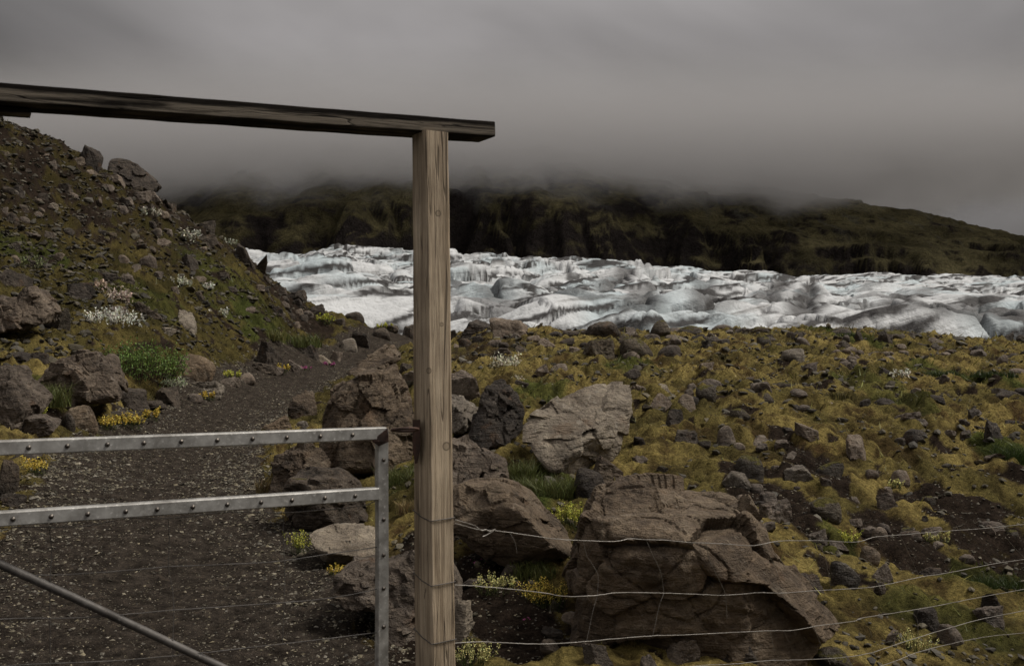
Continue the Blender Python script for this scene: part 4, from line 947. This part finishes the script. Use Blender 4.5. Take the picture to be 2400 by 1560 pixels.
for u, vb, w, h, lab, col, n in [
  (250,1008,46,36,"yellow flowers right of the egg shaped boulder",YEL,26),(300,1006,60,46,"tallest yellow flower spikes on the left path edge",YEL,34),(352,985,34,36,"small yellow flower tuft at the path beside the thin slab stone",YEL,18),
  (486,938,38,24,"low yellow flowers below the pale topped slab stone",YEL,18),(78,1110,60,50,"yellow flowers under the top gate rail at left",YEL,26),(658,876,36,24,"yellow flower tuft at the foot of the dark pyramid boulder",YEL,18),
  (62,992,72,32,"lime green cushion of flowers by the sharp cornered boulder",LIM,40),(1160,1382,92,46,"pale lime flowers in gravel right of the post",PAL,44),(1275,1398,100,78,"bright yellow bushy flowers beside the biggest boulder",YEL,64),
  (1112,1562,84,64,"pale yellow flowers at the bottom beside the post",PAL,40),(706,1300,40,66,"yellow green spikes left of the flat pale slab",LIM,20),(792,1358,50,36,"yellow spikes at the foot of the flat pale slab",YEL,22),
  (1335,1250,80,70,"lime green leafy plant between grass mound and biggest boulder",LIM,46),(1232,1300,60,46,"pale flowering stems before the slab capped boulder",PAL,22),(2200,1262,48,30,"pale green rosette right of the cobbles",PAL,18),
  (1990,1272,50,40,"pale green leafy plant left of the round stones",LIM,22),(2150,1530,70,60,"yellow green plant between the lowest fence wires",PAL,26),(830,1062,60,26,"small lime leaves at the foot of the tall peaked boulder",LIM,18),
  (860,1090,36,40,"lime leaves in grass under the tall peaked boulder",LIM,16),(540,888,44,24,"green yellow plant at the path edge stones",LIM,18),(900,762,40,20,"grass green plant on the crest near the path",LIM,14),(760,760,40,30,"lime plant on the dark rubble by the ice",LIM,16),
  (2090,1140,40,26,"pale flowers on the right slope near the grey wedge",PAL,14),(1330,1090,30,22,"pale buds on moss left of the pointed stone",PAL,10),(1690,1085,50,22,"pale leaves on the brown moss above the mossy mound",PAL,16)]:
    flowers(u, vb, w, h, lab, col, n=n)
for u, vb, w, h, lab in [(768,858,30,12,"pink flowers at the foot of the flat pale stone"),(712,868,24,12,"pink flowers right of the yellow tuft on the path edge"),(1118,1306,40,16,"small pink flowers in gravel right of the post"),(1240,1450,24,12,"tiny pink flowers in the gravel near the biggest boulder")]:
    flowers(u, vb, w, h, lab, PNK, n=10, spike=0.6)
def willow(u, vb, w, h, label, col=(0.30, 0.31, 0.24), n=420, gain=1.6, name="silver_willow", cat="shrub", group=None, leaf=1.0, dark=(0.09, 0.10, 0.06)):
    r, y = plant_root(name, u, vb, label, cat, group); W, Hh = w/F*y, h/F*y; pc = y/995.0
    S = []; cs = []; ts = []
    nb = max(10, n//16)
    for i in range(nb):
        a = rng.uniform(0, 6.28); rr = math.sqrt(rng.uniform(0, 1)); b = np.array([rr*W*0.42*math.cos(a), rr*W*0.28*math.sin(a), -0.03])
        hh = Hh*(1-0.45*rr*rr)*rng.uniform(0.6, 1.05); tip = b+np.array([b[0]*0.25+rng.normal()*0.12*hh, b[1]*0.25+rng.normal()*0.12*hh, hh])
        S.append(tube(np.array([b, (b+tip)/2, tip]), np.array([0.006, 0.004, 0.002]), 4)); m = n//nb
        k = rng.beta(2.2, 1.1, m)[:, None]; cs.append(b+(tip-b)*k+rng.normal(size=(m, 3))*0.10*Hh); ts.append(rng.normal(size=(m, 3))*0.7+np.array([0, 0, 0.8]))
    V, f = join(S); tag(mesh_np("stem", V, f, M_LEAF, r, cols=jit((0.07, 0.05, 0.035), len(V), 0.1)), kind="stuff")
    c, t = np.vstack(cs), np.vstack(ts); q = leafmesh(c, t, rng.uniform(2.0, 4.0, len(c))*pc*leaf, rng.uniform(1.0, 1.9, len(c))*pc*leaf, jit(np.array(col)*gain, len(c), 0.45).clip(0, 0.85))
    tag(mesh_np("leaf", q[0], q[1], M_LEAF, r, smooth=False, cols=q[2]), kind="stuff"); return r
willow(325, 880, 205, 92, "bushy bright green shrub beside the path on the left", (0.085, 0.13, 0.03), 3400, name="green_shrub", leaf=1.0, gain=1.4)
for u, vb, w, h, lab, col, n in [
  (205,752,64,30,"silvery willow left of its larger neighbour on the left slope",(0.40,0.40,0.33),300),(270,762,130,44,"largest silvery white willow on the left slope",(0.42,0.42,0.36),650),(280,706,60,40,"pinkish grey willow above the largest silvery willow",(0.36,0.30,0.25),300),
  (240,680,50,22,"dry pinkish willow beside the slanting dark slab",(0.32,0.25,0.19),160),(425,674,66,28,"grey willow in the middle of the left slope",(0.32,0.32,0.25),240),(480,680,54,20,"small silvery willow right of the grey willow",(0.38,0.38,0.32),160),
  (506,736,60,22,"low silvery willow right of the pale angular stone",(0.38,0.38,0.31),200),(358,520,50,24,"grey willow under the skyline boulder",(0.30,0.29,0.23),140),(440,568,60,30,"grey willow left of the dark wedge rock",(0.30,0.30,0.24),160),
  (530,562,50,16,"grey willow near the skyline right of the wedge rock",(0.26,0.27,0.20),90),(390,908,84,32,"low silver green willow behind the long flat rock",(0.28,0.30,0.21),360),(235,940,50,40,"grey green willow sprig right of the big jagged boulder",(0.20,0.23,0.16),140),
  (1190,868,80,40,"cream white willow on the slope right of the post",(0.40,0.38,0.29),380),(1225,888,66,24,"lower cream willow beside the upright dark boulder",(0.36,0.34,0.26),200),(2110,886,46,26,"white flowering plant beside the black pointed rock",(0.42,0.41,0.34),140),
  (2130,892,60,20,"pale grey willow right of the white flowering plant",(0.26,0.26,0.2),120),(60,620,90,34,"pale green shrub on the dark left slope",(0.10,0.11,0.05),220)]:
    willow(u, vb, w, h, lab, col, n)
def grass(u, vb, w, h, label, col, n, d=None, name="grass_tuft", cat="grass"):
    r, y = plant_root(name, u, vb, label, cat, None, d); W, Hh = w/F*y, h/F*y
    a = rng.uniform(0, 6.28, n); rr = np.sqrt(rng.uniform(0, 1, n)); b = np.stack([rr*W/2*np.cos(a), rr*W/3*np.sin(a), np.full(n, -0.02)], 1)
    h_ = Hh*rng.uniform(0.5, 1.05, n); l = rng.normal(size=(n, 2))*0.30*h_[:, None]
    mid = b+np.stack([l[:, 0]*0.35, l[:, 1]*0.35, h_*0.6], 1); tip = b+np.stack([l[:, 0]*1.3, l[:, 1]*1.3, h_], 1)
    w_ = y/995*rng.uniform(0.30, 0.6, n); th = rng.uniform(0, 6.28, n); s = np.stack([np.cos(th)*w_, np.sin(th)*w_, 0*w_], 1)
    V = np.stack([b-s, b+s, mid+s*0.7, tip, mid-s*0.7], 1); i = np.arange(n)[:, None]*5
    f = np.concatenate([i+np.array([[0, 1, 2, 4]]), i+np.array([[4, 2, 3, 3]])]); f = np.vstack([np.concatenate([i+np.array([[0, 1, 2]]), i+np.array([[0, 2, 4]]), i+np.array([[4, 2, 3]])])])
    C = np.repeat(jit(col, n, 0.4), 5, axis=0)
    tag(mesh_np("blade", V.reshape(-1, 3), f, M_LEAF, r, smooth=False, cols=C), kind="stuff"); return r
GRN, OLV, STR = (0.095, 0.105, 0.032), (0.12, 0.115, 0.035), (0.24, 0.18, 0.085)
for u, vb, w, h, lab, c, n in [(1310,1180,110,75,"round green grass mound between the boulders",GRN,900),(1220,1130,80,70,"dark green grass tuft left of the tilted slab",GRN,500),(1240,1160,60,50,"green grass at the foot of the cracked block",GRN,300),
  (940,1130,110,60,"tall green grass at the foot of the tall peaked boulder",GRN,500),(960,1190,60,40,"straw grass behind the gate stile",STR,240),(620,1160,40,46,"straw tuft left of the brown boulder at the path",STR,160),(700,1230,70,40,"dry grass by the dark pitted boulder",STR,180),
  (700,815,110,36,"green grass bank at the path bend",GRN,420),(640,800,60,30,"olive grass below the hill rubble",OLV,200),(110,965,110,60,"dark grass between the left boulders",GRN,500),(160,955,70,40,"olive grass in front of the big jagged boulder",OLV,260),
  (1250,1335,110,50,"green grass before the slab capped boulder",GRN,420),(1400,1490,40,60,"dry stalks at the left foot of the biggest boulder",STR,26),(1480,1520,60,70,"dry stalks in front of the biggest boulder",STR,26),(2340,1380,130,50,"dark green heath near the right edge",(0.035,0.05,0.012),500),
  (2370,1085,90,50,"dark green heath above the dark soil at right",(0.04,0.06,0.015),360),(1760,880,50,20,"brown dry tuft on the upper slope",STR,160),(1265,948,120,26,"green turf behind the tilted slab",(0.06,0.07,0.018),360),(2200,880,90,18,"dark crowberry patch on the upper right slope",(0.035,0.05,0.012),300),
  (2330,902,110,18,"dark crowberry patch at the right edge",(0.03,0.045,0.012),300),(1695,838,30,16,"dark brown heather tuft below the crest",(0.05,0.04,0.015),140),(1960,930,60,18,"brown tuft on the yellow moss",(0.07,0.06,0.02),140),(1990,790,60,18,"green heath on the crest beside dark rock",(0.04,0.06,0.015),220)]:
    grass(u, vb, w, h, lab, c, n)

# ---------------------------------------------------------------- wooden gateway: posts and cross beam
def dg(u): return 1.0/(1/3.2+(u-1010)/1010*(1/3.2-1/2.6))      # distance of the gate plane at column u
def PG(u, v, off=0.0): return P(u, v, dg(u)+off)
A0, A1 = PG(0, CY), PG(1010, CY); GD = (A1-A0)/np.linalg.norm(A1-A0); GN = np.array([GD[1], -GD[0], 0.0])   # along the gate; its face towards the camera
def edge_post(u, d, v): return P(u, v, d)
dm = 3.13
def solve_w(M, dirv, u):
    k = (u-CX)/F; return (k*M[1]-M[0])/(dirv[0]-k*dirv[1])
def post_loop(v, ul, um, ur):
    M = P(um, v, dm); wr = solve_w(M, GD, ur); wl_ = solve_w(M, -GN, ul)
    Rr = M+GD*wr; L = M-GN*wl_; return np.array([M, Rr, L+Rr-M, L])
def chamfer_loop(L4, c=0.006):
    out = []
    for i in range(4):
        a, p, b = L4[i-1], L4[i], L4[(i+1) % 4]
        out += [p+(a-p)/np.linalg.norm(a-p)*c, p+(b-p)/np.linalg.norm(b-p)*c]
    return np.array(out)
def loft(loops):
    n = len(loops[0]); V = np.vstack(loops); i = np.arange(len(loops)-1)[:, None]*n+np.arange(n)[None]; j = np.arange(len(loops)-1)[:, None]*n+(np.arange(n)[None]+1) % n
    return V, np.stack([i, j, j+n, i+n], -1).reshape(-1, 4)
def capped(V, f, n):
    c0, c1 = V[:n].mean(0), V[-n:].mean(0); k = len(V); V = np.vstack([V, c0, c1]); q = []
    for i in range(n):
        j = (i+1) % n; q.append((i, k, j, j)); q.append((k-n+i, k-n+j, k+1, k+1))
    tri = np.array([(a, b, c) for a, b, c, _ in q]); f3 = np.vstack([f[:, [0, 1, 2]], f[:, [0, 2, 3]]])
    return V, np.vstack([f3, tri])
ground0 = float(gz(-0.26, 3.2)[0])
base = P(1010, CY, dm); gw = empty("wooden_gateway", (base[0], base[1], ground0), "weathered wooden gateway of pale post and dark cross beam", "gateway")
org = np.array([base[0], base[1], ground0])
M_POST = m_wood("weathered_post_wood", (38, 38, 1.3), (0.24, 0.185, 0.125), (0.50, 0.41, 0.30), (0.64, 0.55, 0.42), knots=[(P(u_k, v_k, 3.15)[0]-org[0], P(u_k, v_k, 3.15)[2]-org[2], r_k) for u_k, v_k, r_k in ((1027,500,.0085),(1046,1046,.012),(1006,868,.008),(1035,760,.006))])
vt = 304; vbot = CY+(EYE-ground0+0.3)/dm*F
loops = []
for k in np.linspace(0, 1, 60):
    v = vbot+(vt-vbot)*k; q = np.clip((v-304)/(1560-304), 0, 1.4); wob = 0.6*np.sin(k*9)+0.5*np.sin(k*23+1)
    l = post_loop(v, 964.5+7*q+wob*0.4, 996+17*q+wob, 1052+17*q+wob*0.7); loops.append(chamfer_loop(l, 0.005+0.002*math.sin(k*31)**2))
V, f = loft(loops); V, f = capped(V, f, 8); mesh_np("post", V-org, f, M_POST, gw, smooth=False)
# the second post stands outside the frame on the left
M0 = P(1010, CY, dm)-GD*1.95
lp = [chamfer_loop(np.array([M0, M0+GD*0.09, M0+GD*0.09-GN*0.095, M0-GN*0.095])+np.array([0, 0, z-M0[2]]), 0.005) for z in np.linspace(ground0-0.3, 2.17, 12)]
V, f = loft(lp); V, f = capped(V, f, 8); mesh_np("post", V-org, f, M_POST, gw, smooth=False)
# cross beam
def beam_obj(name, A, B, w, h, mat, parent, ch=0.004, nseg=60, wob=0.0, end=0.0):
    """bar from A to B: front top edge line; w deep (away from the camera), h high"""
    ax = (B-A); L = np.linalg.norm(ax); ax = ax/L; nv = -np.cross(ax, np.array([0, 0, 1.0])); nv /= np.linalg.norm(nv)
    if nv[1] < 0: nv = -nv
    up = np.cross(nv, ax); up = up if up[2] > 0 else -up
    loops = []
    for k in np.linspace(0, 1, nseg):
        j = wob*(perlin(k*14.0, 3.3)+0.5*perlin(k*41.0, 7.3)); j2 = wob*(perlin(k*11.0, 9.3)+0.6*perlin(k*37.0, 1.3))
        x = k*L; l4 = np.array([(x, 0, 0+j*0.6), (x, 0, -h+j2), (x, w, -h+j), (x, w, j2)])
        loops.append(chamfer_loop(l4, ch))
    if end: 
        loops[-1][2:6, 0] -= 0.0
    V, f = loft(loops); V, f = capped(V, f, 8)
    o = mesh_np(name, V, f, mat, smooth=False)
    from mathutils import Matrix
    Mx = Matrix(((ax[0], nv[0], up[0], A[0]), (ax[1], nv[1], up[1], A[1]), (ax[2], nv[2], up[2], A[2]), (0, 0, 0, 1)))
    if parent: o.parent = parent; o.matrix_parent_inverse = Matrix.Translation(-parent.location); 
    o.matrix_basis = Mx if not parent else Mx
    return o, L
A = P(0, 193, 2.575); B = P(1160, 285, 3.27); dirb = (B-A)/np.linalg.norm(B-A); A2 = A-dirb*0.85
beam, _ = beam_obj("cross_beam", A2, B, 0.125, 0.049, M_BEAM, gw, 0.003, 90, 0.0016)
C1 = A+dirb*0.075-GN*0.045-np.array([0, 0, 0.052]); C0 = C1-dirb*0.75
beam_obj("packing_board", C0, C1, 0.06, 0.016, M_BEAM, gw, 0.002, 6, 0.0)
# latch: iron plate on the post and the ring that holds the gate
lt = empty("gate_latch", tuple(PG(975, 1010)), "rusty iron latch ring between gate and wooden post", "latch")
def lobj(name, V, f, mat, parent, smooth=True): return mesh_np(name, V-np.array(parent.location), f, mat, parent, smooth=smooth)
pl = [chamfer_loop(np.array([P(967, v, dm+0.062), P(985, v, dm+0.020), P(985, v, dm+0.028), P(967, v, dm+0.075)]), 0.001) for v in (983, 1050, 1085)]
pl[2] = pl[2]*np.array([1, 1, 1]); pl[2][:, :2] = pl[2].mean(0)[:2]+(pl[2][:, :2]-pl[2].mean(0)[:2])*0.35
V, f = loft(pl); V, f = capped(V, f, 8); lobj("latch_plate", V, f, M_RUST, lt, False)
ring = [P(918, 1007, 3.10), P(940, 1004, 3.07), P(965, 1003, 3.08), P(980, 1005, 3.12), P(968, 1009, 3.15), P(940, 1010, 3.16), P(918, 1008, 3.12)]
V, f = tube(spline(ring, 6), 0.0042, 8); lobj("ring", V, f, M_RUST, lt)

# ---------------------------------------------------------------- metal gate
gt = empty("metal_gate", tuple(np.array([*PG(890, CY)[:2], ground0])), "galvanised steel gate with punched rails and wire mesh across the path", "gate")
GO = np.array(gt.location)
def bar(name, p0, p1, h, w, mat, parent=gt, ch=0.003):
    o, L = beam_obj(name, p0, p1, w, h, mat, None, ch, 4, 0.0); 
    o.parent = parent; from mathutils import Matrix
    o.matrix_parent_inverse = Matrix.Translation(-Vector(GO)); return o
def ext(p0, p1, k): return p0-(p1-p0)/np.linalg.norm(p1-p0)*k
r1a, r1b = PG(0, 1033, -.02), PG(906, 1001, -.02); rail1 = bar("rail", ext(r1a, r1b, 0.45), r1b, 0.038, 0.034, M_GALV)
r2a, r2b = PG(0, 1200, -.02), PG(889, 1143, -.02); rail2 = bar("rail", ext(r2a, r2b, 0.45), r2b, 0.038, 0.034, M_GALV)
r3a, r3b = P(0, 1900, dg(0)-.02), P(889, 1730, dg(889)-.02); zl = ground0+0.22
r3a = np.array([r2a[0], r2a[1], zl]); r3b = np.array([r2b[0], r2b[1], zl]); bar("rail", ext(r3a, r3b, 0.45), r3b, 0.038, 0.034, M_GALV)
# end stile
s0 = PG(899, 1003, -.004); sl = [chamfer_loop(np.array([s0-GD*0.0175, s0+GD*0.0175, s0+GD*0.0175-GN*0.03, s0-GD*0.0175-GN*0.03])+np.array([0, 0, z-s0[2]])+GD*0.0006*math.sin(z*9), 0.002) for z in np.linspace(zl-0.03, s0[2]-0.002, 24)]
V, f = loft(sl); V, f = capped(V, f, 8); stile = mesh_np("stile", V-GO, f, M_GALV, gt, smooth=False)
# black corner gusset
g4 = [P(870, 1033, 3.085), P(908, 1003, 3.10), P(911, 1035, 3.10), P(888, 1045, 3.095)]; V = np.vstack([g4, [p+np.array([0, .004, 0]) for p in g4]]); f = np.array([(0,1,2,3),(7,6,5,4),(0,4,5,1),(1,5,6,2),(2,6,7,3),(3,7,4,0)])
mesh_np("gusset", V-GO, f, M_RUST, gt, smooth=False)
# diagonal brace
b0, b1 = PG(-260, 1205, .01), PG(525, 1565, .02); V, f = tube(spline([ext(b0, b1, .1), b0, (b0+b1)/2+np.array([0, 0, .004]), b1, b1+(b1-b0)*0.22], 6), 0.0115, 12); mesh_np("diagonal_brace", V-GO, f, M_WIRED, gt)
# screws with washers along the rails
def screw(p, parent, r=0.0065):
    th = np.linspace(0, 2*np.pi, 10, endpoint=False); lo = []
    for rr, o_ in ((r, 0.0), (r, 0.0022), (r*0.62, 0.0024), (r*0.55, 0.0050), (r*0.2, 0.0056)):
        lo.append(p+GN*(o_-0.001)+rr*(np.cos(th)[:, None]*GD+np.sin(th)[:, None]*np.array([0, 0, 1.0])))
    V, f = loft(lo); o = mesh_np("screw", V-GO, f, M_SCREW, None); o.parent = parent
    o.matrix_parent_inverse = parent.matrix_basis.inverted() if parent.parent is None else (parent.matrix_basis).inverted()
    return o
bpy.context.view_layer.update()
def screw_on(parent, p):
    o = screw(p, gt); W = bpy.data.objects[o.name]; o.parent = parent
    from mathutils import Matrix
    o.matrix_parent_inverse = parent.matrix_world.inverted() @ Matrix.Translation(Vector(GO)); o.matrix_basis = Matrix.Identity(4); return o
def on_line(pa, pb, ua, ub, u):
    """point of the rail front face at column u"""
    k = np.linspace(-0.5, 1.05, 1200); pts = pa+(pb-pa)*k[:, None]; uu = pts[:, 0]/pts[:, 1]*F+CX; return pts[int(np.argmin(np.abs(uu-u)))]
for u in (-110, -20, 67, 158, 251, 337, 425, 509, 592, 672, 751, 826): screw_on(rail1, on_line(r1a, r1b, 0, 906, u)+np.array([0, 0, -0.020]))
for u in (-60, 30, 120, 206, 294, 368, 452, 533, 612, 684, 762, 832): screw_on(rail2, on_line(r2a, r2b, 0, 889, u)+np.array([0, 0, -0.020]))
for v in (1077, 1217, 1300, 1378, 1468): 
    p = PG(899, v, -.004); screw_on(stile, np.array([s0[0], s0[1], p[2]]))
# mesh wires
def gwire(name, pts, r, mat=M_WIRED, parent=gt, org_=None, k=8, off=0.012, kink=0.0):
    c = spline([PG(u, v, off) for u, v in pts], k); c = c+kink*np.stack([perlin(np.arange(len(c))*0.7, 1.1*i) for i in (1, 2, 3)], 1)
    V, f = tube(c, r, 6); return mesh_np(name, V-GO, f, mat, parent)
gwire("mesh_wire", [(-300,1268),(0,1237),(190,1233),(300,1214),(400,1214),(530,1200),(650,1201),(740,1196),(860,1182),(893,1155)], .0015, M_WIRE, kink=.0008)
gwire("mesh_wire", [(-300,1385),(0,1352),(166,1345),(296,1336),(398,1327),(520,1322),(647,1315),(775,1297),(885,1281)], .0014, kink=.0008)
gwire("mesh_wire", [(-300,1475),(0,1450),(197,1446),(406,1429),(580,1417),(725,1406),(820,1393),(895,1377)], .0014, kink=.0008)
gwire("mesh_wire", [(-300,1590),(0,1560),(300,1545),(600,1515),(895,1480)], .0014, kink=.0008)
gwire("mesh_stay", [(116,1240),(121,1290),(118,1345),(117,1450),(118,1556)], .0011)
gwire("mesh_stay", [(394,1216),(397,1270),(395,1327),(404,1380),(407,1428),(404,1540)], .0011)
gwire("mesh_stay", [(665,1200),(664,1255),(667,1312),(666,1406),(662,1510)], .0011)
# rain drops hanging under the rails
dv, df = ico(2); parts = []
for pa, pb, us in ((r1a, r1b, list(np.linspace(545, 650, 22))+list(rng.uniform(100, 880, 30))), (r2a, r2b, list(rng.uniform(40, 870, 14)))):
    for u in us:
        p = on_line(pa, pb, 0, 906, u+rng.uniform(-3, 3)); r_ = rng.uniform(.0016, .0028)
        parts.append((dv*np.array([r_, r_, r_*1.3])+p+np.array([0, 0, -0.039])-GN*0.004, df))
V, f = join(parts); o = mesh_np("rain_drops", V-GO, f, M_DROP, gt); tag(o, kind="stuff")

# ---------------------------------------------------------------- wire fence to the right
def df_(u): return 1.0/(1/3.17+(u-1068)/1332*(1/5.3-1/3.17))
def PF(u, v, off=0.0): return P(u, v, df_(u)+off)
wf = empty("wire_fence", (P(1068, CY, 3.2)[0], 3.2, ground0), "loose galvanised wire fence running from the post to the right", "fence"); FO = np.array(wf.location)
def fwire(name, pts, r=.0015, k=8, mat=M_WIRE, kink=.0012):
    c = spline([PF(*p) for p in pts], k); n = len(c); c = c+kink*np.stack([perlin(np.arange(n)*0.55, 3.0+1.7*i) for i in (1, 2, 3)], 1)
    V, f = tube(c, r, 6); return mesh_np(name, V-FO, f, mat, wf)
def stations(pts): 
    p = np.array(pts, float); return lambda u: float(np.interp(u, p[:, 0], p[:, 1]))
W1 = [(1066,1226),(1090,1232),(1120,1240),(1160,1243),(1200,1248),(1300,1262),(1368,1266),(1440,1268),(1475,1262),(1515,1264),(1560,1265),(1610,1270),(1657,1272),(1700,1274),(1760,1278),(1790,1274),(1830,1267),(1918,1266),(1960,1268),(2010,1269),(2050,1258),(2108,1253),(2200,1245),(2300,1238),(2400,1228),(2600,1212)]
W2 = [(1066,1370),(1110,1372),(1200,1380),(1270,1388),(1330,1397),(1400,1394),(1450,1388),(1556,1389),(1640,1392),(1700,1394),(1780,1388),(1830,1389),(1900,1384),(1990,1379),(2050,1374),(2110,1362),(2160,1351),(2230,1340),(2320,1322),(2400,1310),(2600,1282)]
W3 = [(1066,1506),(1130,1503),(1250,1508),(1340,1505),(1430,1497),(1530,1489),(1600,1487),(1700,1482),(1805,1477),(1860,1476),(1920,1465),(2000,1455),(2022,1447),(2125,1431),(2200,1418),(2280,1402),(2400,1380),(2600,1345)]
W4 = [(1066,1640),(1300,1610),(1500,1575),(1640,1559),(1720,1555),(1800,1547),(1880,1545),(1970,1540),(2040,1529),(2110,1506),(2200,1478),(2300,1450),(2400,1430),(2600,1390)]
W5 = [(1066,1760),(1500,1680),(1850,1610),(2060,1561),(2150,1528),(2240,1505),(2320,1490),(2400,1482),(2600,1460)]
for w in (W1, W2, W3, W4, W5): fwire("strand", w)
# twisted tie at the post and its free end
fwire("tie_wire", [(1066,1217),(1090,1224),(1112,1231),(1122,1238),(1130,1243),(1138,1240),(1146,1245),(1155,1242),(1160,1240),(1148,1249),(1131,1257)], .0016)
for pts in [[(1195,1249),(1207,1270),(1212,1296)],[(1367,1266),(1375,1300),(1395,1332),(1402,1352),(1400,1394)],[(1514,1264),(1530,1300),(1547,1336),(1553,1365),(1556,1389)],[(1655,1272),(1662,1310),(1684,1355),(1700,1394),(1704,1450)],
            [(1790,1274),(1812,1320),(1824,1350),(1830,1389)],[(1917,1266),(1932,1300),(1941,1340),(1948,1380)],[(2010,1269),(2030,1300),(2055,1345)],[(2108,1253),(2125,1285),(2145,1330),(2157,1352)],[(2200,1245),(2217,1265),(2228,1294)],[(2355,1256),(2380,1285),(2405,1310)],
            [(1400,1394),(1390,1430),(1375,1500)],[(1556,1389),(1545,1420),(1530,1489)],[(1804,1477),(1810,1500),(1816,1526)],[(1906,1465),(1922,1505),(1946,1556)],[(2022,1447),(2035,1468),(2044,1492)],[(2125,1431),(2148,1446),(2152,1490)],[(2310,1450),(2330,1462),(2360,1482)]]:
    fwire("stay", pts, .0009, 6)
# loops round the post
for v in (1219, 1371, 1507):
    q = np.clip((v-304)/(1560-304), 0, 1.4); l = post_loop(v, 964.5+7*q, 996+17*q, 1052+17*q); c = l.mean(0); l = c+(l-c)*1.03
    ring = [l[3]+np.array([0, 0, .012]), (l[3]+l[0])/2+np.array([-.001, 0, .001]), l[0]+np.array([0, 0, -.002]), (l[0]+l[1])/2-GN*-0.001, l[1]+np.array([0, 0, .002]), (l[1]+l[2])/2, l[2], (l[2]+l[3])/2, l[3]+np.array([0, 0, .012])]
    pts = np.vstack([np.linspace(ring[i], ring[i+1], 5)[:-1] for i in range(8)]+[ring[-1][None]]); V, f = tube(pts, .0016, 6); mesh_np("wire_loop", V-FO, f, M_WIRED, wf)
